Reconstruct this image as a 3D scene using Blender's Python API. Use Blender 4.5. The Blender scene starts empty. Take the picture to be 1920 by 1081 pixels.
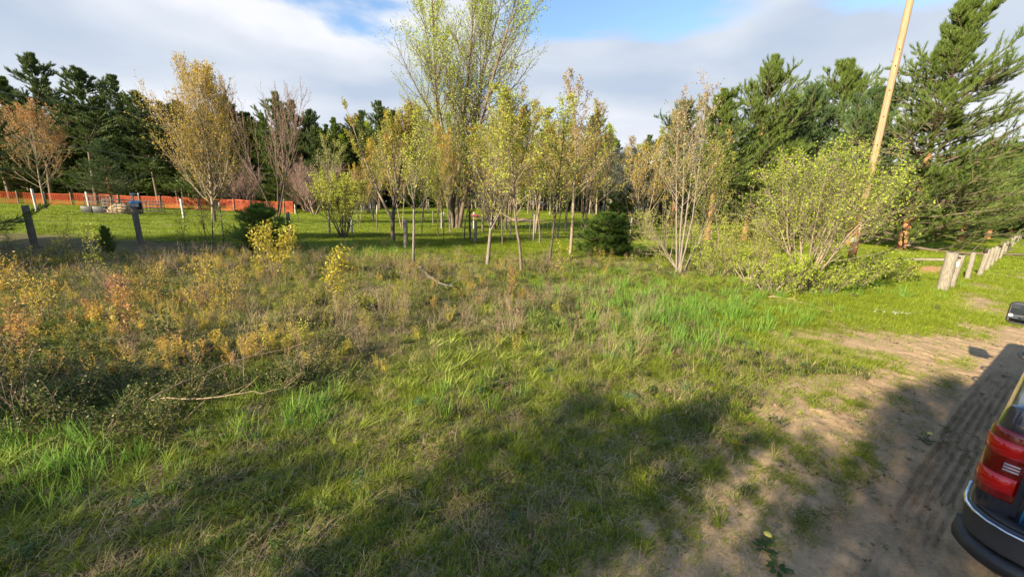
import bpy, math, random
import numpy as np
from mathutils import Vector, Matrix
rng = np.random.default_rng(7)
random.seed(7)
S = bpy.context.scene

# ------------------------------------------------------------------ camera
FOC, CAMH = 720.0, 2.2
PITCH, ROLL = math.radians(12.3), math.radians(2.3)
FW = np.array([0, math.cos(PITCH), -math.sin(PITCH)])
_u = np.array([0, math.sin(PITCH), math.cos(PITCH)]); _r = np.array([1., 0, 0])
RT = _r * math.cos(ROLL) + _u * math.sin(ROLL)
UP = -_r * math.sin(ROLL) + _u * math.cos(ROLL)
cam = bpy.data.cameras.new('camera'); cob = bpy.data.objects.new('camera', cam)
S.collection.objects.link(cob); S.camera = cob
cam.sensor_width = 36; cam.lens = FOC / 1920 * 36; cam.clip_start = 0.05; cam.clip_end = 2000
m = Matrix.Identity(4)
for i in range(3):
    m[i][0] = RT[i]; m[i][1] = UP[i]; m[i][2] = -FW[i]
m[2][3] = CAMH
cob.matrix_world = m

# ------------------------------------------------------------------ world and sun
SUN_AZ, SUN_EL = math.radians(48.4 + 180), math.radians(19.5)     # azimuth from +Y towards +X
w = bpy.data.worlds.new('World'); S.world = w; w.use_nodes = True
wt = w.node_tree; wt.nodes.clear()
def wn(t, **k):
    n = wt.nodes.new(t)
    for a, b in k.items(): setattr(n, a, b)
    return n
def wm(op, a, b=None, c=None, clamp=False):
    n = wn('ShaderNodeMath', operation=op); n.use_clamp = clamp
    for i, v in enumerate((a, b, c)):
        if v is None: continue
        if isinstance(v, (int, float)): n.inputs[i].default_value = v
        else: wt.links.new(v, n.inputs[i])
    return n.outputs[0]
sky = wn('ShaderNodeTexSky', sky_type='NISHITA', sun_disc=False)
sky.sun_elevation = SUN_EL; sky.sun_rotation = SUN_AZ
sky.air_density = 1.0; sky.dust_density = 0.5; sky.ozone_density = 2.5
bg1 = wn('ShaderNodeBackground'); bg1.inputs[1].default_value = 0.10
wt.links.new(sky.outputs[0], bg1.inputs[0])
tc = wn('ShaderNodeTexCoord')
sep = wn('ShaderNodeSeparateXYZ'); wt.links.new(tc.outputs['Generated'], sep.inputs[0])
mp = wn('ShaderNodeMapping'); mp.inputs['Scale'].default_value = (1.5, 1.5, 4.2); mp.inputs['Location'].default_value = (3.1, 0.4, 1.3)
mp.inputs['Rotation'].default_value = (0.0, 0.22, 0.3)
wt.links.new(tc.outputs['Generated'], mp.inputs[0])
n1 = wn('ShaderNodeTexNoise'); n1.inputs['Scale'].default_value = 1.5; n1.inputs['Detail'].default_value = 7; n1.inputs['Roughness'].default_value = 0.5; n1.inputs['Distortion'].default_value = 0.25
wt.links.new(mp.outputs[0], n1.inputs[0])
n2 = wn('ShaderNodeTexNoise'); n2.inputs['Scale'].default_value = 1.15; n2.inputs['Detail'].default_value = 5; n2.inputs['Roughness'].default_value = 0.45; n2.inputs['Distortion'].default_value = 0.3
mp2 = wn('ShaderNodeMapping'); mp2.inputs['Scale'].default_value = (1.5, 1.5, 4.5); mp2.inputs['Location'].default_value = (7.7, 2.9, 5.2)
wt.links.new(tc.outputs['Generated'], mp2.inputs[0]); wt.links.new(mp2.outputs[0], n2.inputs[0])
# cloud cover: closed deck low down, opening up higher
el = sep.outputs[2]
open_ = wn('ShaderNodeMapRange'); open_.inputs[1].default_value = 0.31; open_.inputs[2].default_value = 0.39; open_.inputs[3].default_value = 0.0; open_.inputs[4].default_value = 0.25
wt.links.new(el, open_.inputs[0])
cov = wm('SUBTRACT', n1.outputs[0], open_.outputs[0])
mk = wn('ShaderNodeMapRange'); mk.interpolation_type = 'SMOOTHSTEP'
mk.inputs[1].default_value = 0.30; mk.inputs[2].default_value = 0.43
wt.links.new(cov, mk.inputs[0])
cr = wn('ShaderNodeValToRGB'); e = cr.color_ramp.elements
e[0].position = 0.36; e[0].color = (0.34, 0.40, 0.50, 1)
e[1].position = 0.60; e[1].color = (0.60, 0.61, 0.66, 1)
x = cr.color_ramp.elements.new(0.5); x.color = (0.47, 0.51, 0.57, 1)
wt.links.new(n2.outputs[0], cr.inputs[0])
bg2 = wn('ShaderNodeBackground'); bg2.inputs[1].default_value = 0.55
wt.links.new(cr.outputs[0], bg2.inputs[0])
mx = wn('ShaderNodeMixShader'); wt.links.new(mk.outputs[0], mx.inputs[0]); wt.links.new(bg1.outputs[0], mx.inputs[1]); wt.links.new(bg2.outputs[0], mx.inputs[2])
wo = wn('ShaderNodeOutputWorld'); wt.links.new(mx.outputs[0], wo.inputs[0])
sl = bpy.data.lights.new('sun', 'SUN'); sl.energy = 5.0; sl.angle = math.radians(0.55); sl.color = (1.0, 0.87, 0.64)
so = bpy.data.objects.new('sun', sl); S.collection.objects.link(so)
sd = Vector((math.sin(SUN_AZ) * math.cos(SUN_EL), math.cos(SUN_AZ) * math.cos(SUN_EL), math.sin(SUN_EL)))
so.rotation_euler = sd.to_track_quat('Z', 'Y').to_euler(); so.location = sd * 60
S.view_settings.view_transform = 'Standard'; S.view_settings.look = 'None'
S.view_settings.gamma = 1; S.view_settings.use_curve_mapping = False
S.view_settings.exposure = 1.55
S.render.engine = 'CYCLES'
S.cycles.max_bounces = 6; S.cycles.transparent_max_bounces = 6; S.cycles.diffuse_bounces = 3

# ------------------------------------------------------------------ helpers
def sstep(a, b, x):
    t = np.clip((np.asarray(x, float) - a) / (b - a), 0, 1); return t * t * (3 - 2 * t)
def _h(ix, iy, s):
    n = (ix.astype(np.int64) * 374761393 + iy.astype(np.int64) * 668265263 + s * 974711) & 0x7fffffff
    n = ((n ^ (n >> 13)) * 1274126177) & 0x7fffffff
    return ((n ^ (n >> 16)) & 0xffff) / 65535.0
def vnoise(x, y, s=0):
    x = np.asarray(x, float); y = np.asarray(y, float)
    ix = np.floor(x); iy = np.floor(y); fx = x - ix; fy = y - iy
    fx = fx * fx * (3 - 2 * fx); fy = fy * fy * (3 - 2 * fy)
    a = _h(ix, iy, s); b = _h(ix + 1, iy, s); c = _h(ix, iy + 1, s); d = _h(ix + 1, iy + 1, s)
    return (a * (1 - fx) + b * fx) * (1 - fy) + (c * (1 - fx) + d * fx) * fy
def fbm(x, y, s=0, o=4):
    v = 0; a = .5; t = 0
    for k in range(o):
        v = v + a * vnoise(x, y, s + k); t += a; x = x * 2.03 + 5.1; y = y * 2.03 + 1.7; a *= .5
    return v / t
# road frame: heading 56 degrees
HU = np.array([math.sin(math.radians(56)), math.cos(math.radians(56))])
HN = np.array([-HU[1], HU[0]])                 # to the left of the road
TC = np.array([2.40, 1.72])                    # rear left corner of the truck
def roadcoord(X, Y):
    dx = X - TC[0]; dy = Y - TC[1]
    return dx * HU[0] + dy * HU[1], dx * HN[0] + dy * HN[1]     # along, left
def base_h(X, Y):
    X = np.asarray(X, float); Y = np.asarray(Y, float)
    z = 1.25 * sstep(36, 74, Y) * sstep(-38, -12, X) * (1 - sstep(30, 60, X))
    a, l = roadcoord(X, Y)
    rough = sstep(0.6, 3.0, l)
    z = z + (fbm(X * .5, Y * .5, 3) - .5) * .16 * rough + (fbm(X * 2.2, Y * 2.2, 9) - .5) * .05 * (0.35 + rough)
    z = z * 1.0 - 0.05 * np.exp(-((l - .35) / .5) ** 2) + 0.04 * np.exp(-((l - 1.5) / .6) ** 2)
    d = np.hypot(X, Y)
    return z + 0.0 * d
def gh(X, Y): return float(base_h(np.array([X]), np.array([Y]))[0])
def at(px, py):
    d = FW + RT * (px - 960) / FOC + UP * (540.5 - py) / FOC
    z = 0.0
    for _ in range(12):
        t = (z - CAMH) / d[2]; p = d * t; z = z * .4 + .6 * gh(p[0], p[1])
    return np.array([p[0], p[1], gh(p[0], p[1])])
def atd(px, depth):
    """ground point seen in image column px at the given depth along +Y"""
    lo, hi = -400.0, 400.0
    for _ in range(50):
        X = (lo + hi) / 2; v = np.array([X, depth, gh(X, depth) - CAMH])
        if 960 + FOC * (v @ RT) / (v @ FW) < px: lo = X
        else: hi = X
    return np.array([X, depth, gh(X, depth)])
def topz(base, ytop):
    """height above base so that the top shows at image row ytop"""
    lo, hi = 0.1, 60
    for _ in range(40):
        mid = (lo + hi) / 2
        v = np.array([base[0], base[1], base[2] + mid - CAMH])
        y = 540.5 - FOC * (v @ UP) / (v @ FW) if v @ FW > .05 else -1e9
        if y > ytop: lo = mid
        else: hi = mid
    return lo
def pix(X, Y, Z=0.0):
    V = np.stack([X, Y, np.zeros_like(X) + Z - CAMH], -1); wv = np.maximum(V @ FW, .05)
    return 960 + FOC * (V @ RT) / wv, 540.5 - FOC * (V @ UP) / wv

def tag(o, label=None, cat=None, group=None, kind=None):
    if label: o['label'] = label
    if cat: o['category'] = cat
    if group: o['group'] = group
    if kind: o['kind'] = kind
    return o
def empty(name, loc=(0, 0, 0), rz=0):
    o = bpy.data.objects.new(name, None); S.collection.objects.link(o)
    o.location = [float(v) for v in loc]; o.rotation_euler = (0, 0, rz); o.empty_display_size = .1
    return o
def mesh(name, V, Q=None, T=None, mat=None, rnd=None, smooth=False, attrs=None, midx=None):
    me = bpy.data.meshes.new(name)
    V = np.asarray(V, np.float32)
    Q = np.zeros((0, 4), np.int32) if Q is None else np.asarray(Q, np.int32).reshape(-1, 4)
    T = np.zeros((0, 3), np.int32) if T is None else np.asarray(T, np.int32).reshape(-1, 3)
    me.vertices.add(len(V)); me.vertices.foreach_set('co', V.ravel())
    nl = Q.size + T.size; me.loops.add(nl)
    me.loops.foreach_set('vertex_index', np.concatenate([Q.ravel(), T.ravel()]))
    me.polygons.add(len(Q) + len(T))
    ls = np.concatenate([np.arange(len(Q)) * 4, Q.size + np.arange(len(T)) * 3]).astype(np.int32)
    me.polygons.foreach_set('loop_start', ls)
    if smooth: me.polygons.foreach_set('use_smooth', np.ones(len(Q) + len(T), bool))
    if rnd is not None:
        a = me.attributes.new('rnd', 'FLOAT', 'POINT'); a.data.foreach_set('value', np.asarray(rnd, np.float32))
    for k, v in (attrs or {}).items():
        a = me.attributes.new(k, 'FLOAT', 'POINT'); a.data.foreach_set('value', np.asarray(v, np.float32))
    if mat is not None:
        for q in (mat if isinstance(mat, (list, tuple)) else [mat]): me.materials.append(q)
    if midx is not None: me.polygons.foreach_set('material_index', np.asarray(midx, np.int32))
    me.update(calc_edges=True)
    return me
def obj(name, me, parent=None, loc=None, rot=None):
    o = bpy.data.objects.new(name, me); S.collection.objects.link(o)
    if parent: o.parent = parent
    if loc is not None: o.location = [float(v) for v in loc]
    if rot is not None: o.rotation_euler = rot
    return o
class MB:
    """collects boxes, tubes, prisms into one mesh"""
    def __init__(s): s.V = []; s.Q = []; s.T = []; s.n = 0
    def add(s, V, Q=None, T=None):
        V = np.asarray(V, float); s.V.append(V)
        if Q is not None and len(Q): s.Q.append(np.asarray(Q) + s.n)
        if T is not None and len(T): s.T.append(np.asarray(T) + s.n)
        s.n += len(V); return s
    def box(s, c, d, M=None, taper=1.0):
        x, y, z = np.array(d) / 2
        V = np.array([[-x, -y, -z], [x, -y, -z], [x, y, -z], [-x, y, -z], [-x * taper, -y * taper, z], [x * taper, -y * taper, z], [x * taper, y * taper, z], [-x * taper, y * taper, z]])
        if M is not None: V = V @ np.array(M).T
        return s.add(V + np.array(c), [[0, 3, 2, 1], [4, 5, 6, 7], [0, 1, 5, 4], [1, 2, 6, 5], [2, 3, 7, 6], [3, 0, 4, 7]])
    def tube(s, P, R, n=8, caps=True):
        P = np.asarray(P, float)[None]; R = np.asarray(R, float)
        if R.ndim == 0: R = np.full(P.shape[1], float(R))
        V, Q = tubes(P, R[None], n); k = P.shape[1]
        T = []
        if caps:
            V = np.concatenate([V, P[0, :1], P[0, -1:]]); c0 = k * n
            T = [[c0, (i + 1) % n, i] for i in range(n)] + [[c0 + 1, (k - 1) * n + i, (k - 1) * n + (i + 1) % n] for i in range(n)]
        return s.add(V, Q, T)
    def build(s, name, mat, parent=None, smooth=False, rnd=None, bevel=0, **k):
        me = mesh(name, np.concatenate(s.V), np.concatenate(s.Q) if s.Q else None, np.concatenate(s.T) if s.T else None, mat, smooth=smooth, rnd=rnd)
        o = obj(name, me, parent, **k)
        if bevel:
            b = o.modifiers.new('bevel', 'BEVEL'); b.width = bevel; b.segments = 2; b.limit_method = 'ANGLE'
        return o
def tubes(P, R, n):
    """P (B,k,3) R (B,k) -> verts, quads"""
    B, k, _ = P.shape
    T = np.empty_like(P); T[:, 1:-1] = P[:, 2:] - P[:, :-2]; T[:, 0] = P[:, 1] - P[:, 0]; T[:, -1] = P[:, -1] - P[:, -2]
    T /= np.linalg.norm(T, axis=-1, keepdims=True) + 1e-9
    ref = np.where(np.abs(T[..., 2:3]) > .93, np.array([1., 0, 0]), np.array([0, 0, 1.]))
    A = np.cross(T, ref); A /= np.linalg.norm(A, axis=-1, keepdims=True) + 1e-9
    Bv = np.cross(T, A)
    th = np.arange(n) / n * 2 * np.pi
    V = P[:, :, None] + R[:, :, None, None] * (A[:, :, None] * np.cos(th)[:, None] + Bv[:, :, None] * np.sin(th)[:, None])
    idx = np.arange(B * k * n).reshape(B, k, n)
    a = idx[:, :-1]; b = np.roll(a, -1, 2); c = idx[:, 1:]; d = np.roll(c, -1, 2)
    return V.reshape(-1, 3), np.stack([a, b, d, c], -1).reshape(-1, 4)

# ------------------------------------------------------------------ materials
def nt(name):
    m = bpy.data.materials.new(name); m.use_nodes = True; t = m.node_tree; t.nodes.clear(); return m, t
def N(t, ty, ins=None, **k):
    n = t.nodes.new(ty)
    for a, b in k.items(): setattr(n, a, b)
    for a, b in (ins or {}).items():
        if isinstance(b, bpy.types.NodeSocket): t.links.new(b, n.inputs[a])
        else: n.inputs[a].default_value = b
    return n
def ramp(t, fac, stops):
    n = N(t, 'ShaderNodeValToRGB', {0: fac}); e = n.color_ramp.elements
    while len(e) < len(stops): e.new(0.5)
    for q, (p, c) in zip(e, stops): q.position = p; q.color = (*c, 1)
    return n.outputs[0]
def leaf_mat(name, stops, trans=.35, rough=.55, inst=False, spec=.25):
    m, t = nt(name)
    a = N(t, 'ShaderNodeAttribute', attribute_name='rnd').outputs['Fac']
    if inst:
        b = N(t, 'ShaderNodeAttribute', attribute_name='tint', attribute_type='INSTANCER').outputs['Fac']
        f = N(t, 'ShaderNodeMath', {0: a, 1: .42}, operation='MULTIPLY').outputs[0]
        f = N(t, 'ShaderNodeMath', {0: b, 1: .58, 2: f}, operation='MULTIPLY_ADD').outputs[0]
    else:
        tcn = N(t, 'ShaderNodeTexCoord')
        nz = N(t, 'ShaderNodeTexNoise', {'Vector': tcn.outputs['Object'], 'Scale': .8, 'Detail': 2.0}).outputs[0]
        f = N(t, 'ShaderNodeMath', {0: a, 1: .6}, operation='MULTIPLY').outputs[0]
        f = N(t, 'ShaderNodeMath', {0: nz, 1: .45, 2: f}, operation='MULTIPLY_ADD').outputs[0]
    c = ramp(t, f, stops)
    p = N(t, 'ShaderNodeBsdfPrincipled', {'Base Color': c, 'Roughness': rough, 'Specular IOR Level': spec})
    tr = N(t, 'ShaderNodeBsdfTranslucent', {'Color': c})
    mx = N(t, 'ShaderNodeMixShader', {0: trans, 1: p.outputs[0], 2: tr.outputs[0]})
    N(t, 'ShaderNodeOutputMaterial', {0: mx.outputs[0]}); return m
def rough_mat(name, stops, scale=(6, 6, 1), nscale=8, bump=.4, rough=.85, metal=0, dist=.02, detail=6):
    m, t = nt(name)
    tcn = N(t, 'ShaderNodeTexCoord')
    mp = N(t, 'ShaderNodeMapping', {'Vector': tcn.outputs['Object'], 'Scale': scale})
    nz = N(t, 'ShaderNodeTexNoise', {'Vector': mp.outputs[0], 'Scale': nscale, 'Detail': detail, 'Roughness': .65}).outputs[0]
    c = ramp(t, nz, stops)
    b = N(t, 'ShaderNodeBump', {'Strength': bump, 'Distance': dist, 'Height': nz})
    p = N(t, 'ShaderNodeBsdfPrincipled', {'Base Color': c, 'Roughness': rough, 'Metallic': metal, 'Normal': b.outputs[0], 'Specular IOR Level': .2 if not metal else .5})
    N(t, 'ShaderNodeOutputMaterial', {0: p.outputs[0]}); return m
def gloss(name, col, rough=.25, metal=0, coat=0, emis=0, dirt=.0):
    dirt = dirt * .35
    m, t = nt(name)
    p = N(t, 'ShaderNodeBsdfPrincipled', {'Base Color': (*col, 1), 'Roughness': rough, 'Metallic': metal, 'Coat Weight': coat, 'Coat Roughness': .05})
    if dirt:
        tcn = N(t, 'ShaderNodeTexCoord')
        nz = N(t, 'ShaderNodeTexNoise', {'Vector': tcn.outputs['Object'], 'Scale': 4.0, 'Detail': 8.0, 'Roughness': .7}).outputs[0]
        sp = N(t, 'ShaderNodeTexNoise', {'Vector': tcn.outputs['Object'], 'Scale': 9.0, 'Detail': 4.0}).outputs[0]
        f = N(t, 'ShaderNodeMath', {0: nz, 1: sp}, operation='MULTIPLY').outputs[0]
        f = N(t, 'ShaderNodeMapRange', {0: f, 1: .2, 2: .45, 3: 0.0, 4: dirt}).outputs[0]
        mc = N(t, 'ShaderNodeMix', data_type='RGBA'); t.links.new(f, mc.inputs[0]); mc.inputs[6].default_value = (*col, 1); mc.inputs[7].default_value = (.3, .24, .17, 1)
        t.links.new(mc.outputs[2], p.inputs['Base Color'])
        mr = N(t, 'ShaderNodeMapRange', {0: f, 1: 0.0, 2: 1.0, 3: rough, 4: .8}); t.links.new(mr.outputs[0], p.inputs['Roughness'])
    N(t, 'ShaderNodeOutputMaterial', {0: p.outputs[0]}); return m

M = {}
M['bark_brown'] = rough_mat('bark_brown', [(.3, (.07, .05, .035)), (.7, (.22, .17, .125))], (5, 5, 1), 6, .6)
M['bark_grey'] = rough_mat('bark_grey', [(.3, (.11, .09, .07)), (.7, (.28, .24, .195))], (5, 5, 1), 6, .6)
M['bark_orange'] = rough_mat('bark_orange', [(.3, (.16, .07, .035)), (.7, (.48, .23, .11))], (4, 4, 1), 5, .8)
M['bark_dark'] = rough_mat('bark_dark', [(.3, (.035, .026, .02)), (.7, (.13, .10, .08))], (4, 4, 1), 5, .8)
M['bark_pink'] = rough_mat('bark_pink', [(.3, (.15, .09, .07)), (.7, (.30, .21, .18))], (4, 4, 1), 5, .4)
M['bark_tan'] = rough_mat('bark_tan', [(.3, (.15, .115, .075)), (.7, (.32, .26, .185))], (4, 4, 1), 5, .4)
M['pine'] = leaf_mat('needles_pine', [(.15, (.045, .072, .014)), (.5, (.100, .150, .026)), (.9, (.18, .225, .045))], .25, .5)
M['pine_blue'] = leaf_mat('needles_blue', [(.15, (.032, .062, .022)), (.5, (.070, .120, .038)), (.9, (.13, .185, .062))], .2, .5)
M['pine_dark'] = leaf_mat('needles_dark', [(.15, (.034, .056, .017)), (.5, (.082, .120, .034)), (.9, (.16, .195, .06))], .26, .5)
M['pine_bright'] = leaf_mat('needles_bright', [(.15, (.06, .11, .02)), (.5, (.12, .20, .03)), (.9, (.22, .30, .05))], .25, .5)
M['willow'] = leaf_mat('leaf_willow', [(.2, (.24, .31, .035)), (.5, (.37, .45, .055)), (.9, (.52, .57, .10))], .48)
M['gold'] = leaf_mat('leaf_gold', [(.15, (.32, .19, .04)), (.5, (.50, .35, .055)), (.9, (.62, .50, .09))], .42)
M['orange'] = leaf_mat('leaf_orange', [(.15, (.30, .13, .05)), (.5, (.46, .24, .08)), (.9, (.50, .36, .10))], .42)
M['redgreen'] = leaf_mat('leaf_redgreen', [(.2, (.40, .17, .06)), (.42, (.42, .27, .06)), (.55, (.30, .34, .04)), (.9, (.42, .45, .07))], .42)
M['olive'] = leaf_mat('leaf_olive', [(.15, (.20, .22, .03)), (.5, (.34, .37, .05)), (.9, (.50, .48, .10))], .42)
M['lime'] = leaf_mat('leaf_lime', [(.15, (.15, .21, .02)), (.5, (.30, .38, .03)), (.9, (.44, .50, .05))], .42)
M['tanleaf'] = leaf_mat('leaf_tan', [(.15, (.20, .13, .06)), (.5, (.34, .25, .11)), (.9, (.46, .38, .2))], .4)
M['blossom'] = leaf_mat('leaf_blossom', [(.2, (.19, .19, .06)), (.45, (.42, .39, .22)), (.7, (.74, .70, .58))], .3)
M['bud'] = leaf_mat('leaf_bud', [(.2, (.22, .11, .09)), (.8, (.38, .24, .17))], .3)
M['yellowsap'] = leaf_mat('leaf_yellow', [(.2, (.36, .28, .03)), (.55, (.50, .42, .05)), (.9, (.55, .52, .09))], .4)
M['rust'] = leaf_mat('leaf_rust', [(.2, (.24, .09, .05)), (.8, (.42, .19, .11))], .35)
M['bramble'] = leaf_mat('leaf_bramble', [(.2, (.035, .055, .016)), (.6, (.09, .12, .025)), (.9, (.30, .25, .06))], .3)
# instanced ground plants
M['g_rough'] = leaf_mat('grass_rough', [(.15, (.12, .15, .015)), (.45, (.22, .28, .024)), (.7, (.33, .38, .035)), (.95, (.46, .43, .09))], .4, inst=True)
M['g_lawn'] = leaf_mat('grass_lawn', [(.2, (.13, .17, .012)), (.5, (.22, .28, .018)), (.9, (.33, .36, .05))], .4, inst=True)
M['g_reed'] = leaf_mat('grass_reed', [(.2, (.10, .20, .035)), (.6, (.19, .34, .045)), (.9, (.32, .44, .07))], .4, inst=True)
M['g_dry'] = leaf_mat('grass_dry', [(.15, (.19, .135, .07)), (.5, (.38, .28, .15)), (.9, (.60, .49, .30))], .25, inst=True)
M['g_weed'] = leaf_mat('weed_leaf', [(.15, (.24, .30, .035)), (.4, (.40, .42, .05)), (.65, (.56, .42, .07)), (.95, (.60, .32, .09))], .38, inst=True)
M['g_lily'] = leaf_mat('lily_leaf', [(.2, (.19, .27, .035)), (.6, (.32, .39, .06)), (.9, (.46, .47, .12))], .42, inst=True)
M['g_forb'] = leaf_mat('forb_leaf', [(.2, (.05, .10, .025)), (.5, (.10, .16, .03)), (.8, (.17, .22, .04))], .35, inst=True)
M['g_stalk'] = leaf_mat('dead_stalk', [(.2, (.20, .13, .08)), (.6, (.38, .27, .18)), (.9, (.54, .42, .30))], .1, inst=True)
M['g_litter'] = leaf_mat('dead_leaf', [(.2, (.08, .045, .028)), (.6, (.20, .12, .07)), (.9, (.40, .27, .17))], .2, inst=True)
M['g_pebble'] = leaf_mat('pebble_stone', [(.2, (.13, .11, .09)), (.6, (.28, .25, .22)), (.9, (.52, .50, .47))], 0, inst=True)
M['g_white'] = leaf_mat('white_stone', [(.2, (.36, .35, .32)), (.9, (.62, .61, .58))], 0, inst=True)
M['g_bluegreen'] = leaf_mat('weed_bluegreen', [(.2, (.05, .13, .06)), (.9, (.12, .23, .11))], .3, inst=True)
M['wood_grey'] = rough_mat('weathered_wood', [(.3, (.09, .075, .055)), (.5, (.20, .175, .135)), (.75, (.33, .30, .24))], (14, 14, 1.2), 5, .7, dist=.012)
M['wood_dark'] = rough_mat('old_wood', [(.3, (.06, .05, .045)), (.7, (.24, .21, .17))], (14, 14, 1.2), 5, .7, dist=.012)
M['wood_pole'] = rough_mat('pole_wood', [(.3, (.20, .125, .065)), (.55, (.34, .23, .135)), (.8, (.42, .31, .2))], (12, 12, .5), 4, .5, dist=.012)
M['wood_pole_red'] = rough_mat('pole_stain', [(.3, (.12, .045, .022)), (.7, (.32, .13, .06))], (12, 12, .6), 4, .6, dist=.012)
M['white_post'] = rough_mat('white_paint', [(.3, (.28, .265, .235)), (.6, (.50, .49, .45))], (6, 6, 2), 4, .2)
M['stick'] = rough_mat('dead_wood', [(.3, (.26, .17, .09)), (.7, (.55, .41, .25))], (8, 8, 8), 4, .4)
M['char'] = rough_mat('dark_dead_wood', [(.3, (.015, .012, .01)), (.7, (.06, .045, .035))], (8, 8, 8), 4, .6)
M['steel'] = gloss('galvanised_steel', (.35, .36, .37), .45, .8)
M['wire'] = gloss('wire_steel', (.22, .21, .2), .5, .7)
M['tpost'] = gloss('green_post_paint', (.04, .06, .04), .5)
M['net'] = leaf_mat('orange_net', [(.2, (.42, .06, .02)), (.8, (.64, .11, .03))], .3)

# ------------------------------------------------------------------ ground and road
def axis(lo, f0, f1, hi, st, gr=1.09):
    mid = list(np.arange(f0, f1 + st / 2, st)); a = [f0]; s = st
    while a[-1] > lo: s *= gr; a.append(a[-1] - s)
    b = [mid[-1]]; s = st
    while b[-1] < hi: s *= gr; b.append(b[-1] + s)
    return np.array(a[:0:-1] + mid + b[1:])
def barefac(X, Y):
    """1 = bare sand, 0 = covered with plants"""
    a, l = roadcoord(X, Y)
    n = fbm(X * .9, Y * .9, 21); n2 = fbm(X * 3.1, Y * 3.1, 31, 3)
    edge = 1.45 + 1.1 * (n - .5) * 2 - .9 * sstep(7, 12, a) + 0.0 * l
    b = 1 - sstep(-.5, .7, l - edge)
    # trodden sandy patch beyond the shade, and the worn ground in the near corner
    px, py = pix(X, Y)
    p1 = np.exp(-(((px - 1560) / 150) ** 2 + ((py - 650) / 42) ** 2) * .9) * (Y > .5)
    p2 = sstep(800, 1010, py + (px - 1200) * .25) * sstep(600, 1250, px) * .48 * (Y > .2)
    b = np.maximum(b, np.clip(p1 * 1.15 + (n2 - .5) * .8, 0, 1) * (p1 > .12))
    b = np.maximum(b, np.clip(p2 + (n2 - .5) * 1.3 + (n - .5) * 1.3, 0, 1) * (p2 > .05))
    worn = np.exp(-((px - 1840) / 80) ** 2 - ((py - 560) / 45) ** 2) * (Y > .5)
    b = np.maximum(b, np.clip(worn * .9 + (n - .5), 0, 1))
    return np.clip(b, 0, 1)
def lawnfac(X, Y):
    """1 = mown field grass, 0 = rough growth"""
    a, l = roadcoord(X, Y)
    px, py = pix(X, Y)
    far = sstep(15.5, 19, Y + .04 * X)
    verge = (1 - sstep(3.2, 5.2, l + (fbm(X, Y, 4) - .5) * 2)) * (a > 4)
    right = sstep(7.5, 10.5, X) * sstep(8, 10, Y)
    return np.clip(far + verge + right, 0, 1)
gx = axis(-420, -13, 15, 420, .11); gy = axis(-60, 0, 15, 560, .10)
GX, GY = np.meshgrid(gx, gy)
bf = barefac(GX, GY); lf = lawnfac(GX, GY)
a_, l_ = roadcoord(GX, GY)
onroad = 1 - sstep(.95, 1.55, l_)
onroad *= sstep(-3.3, -2.8, l_)
GZ = base_h(GX, GY) - .06 * onroad + (fbm(GX * 5, GY * 5, 41, 3) - .5) * .035 * (1 - onroad)
ny, nx = GX.shape
ii = np.arange(ny * nx).reshape(ny, nx)
q = np.stack([ii[:-1, :-1], ii[:-1, 1:], ii[1:, 1:], ii[1:, :-1]], -1).reshape(-1, 4)
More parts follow.
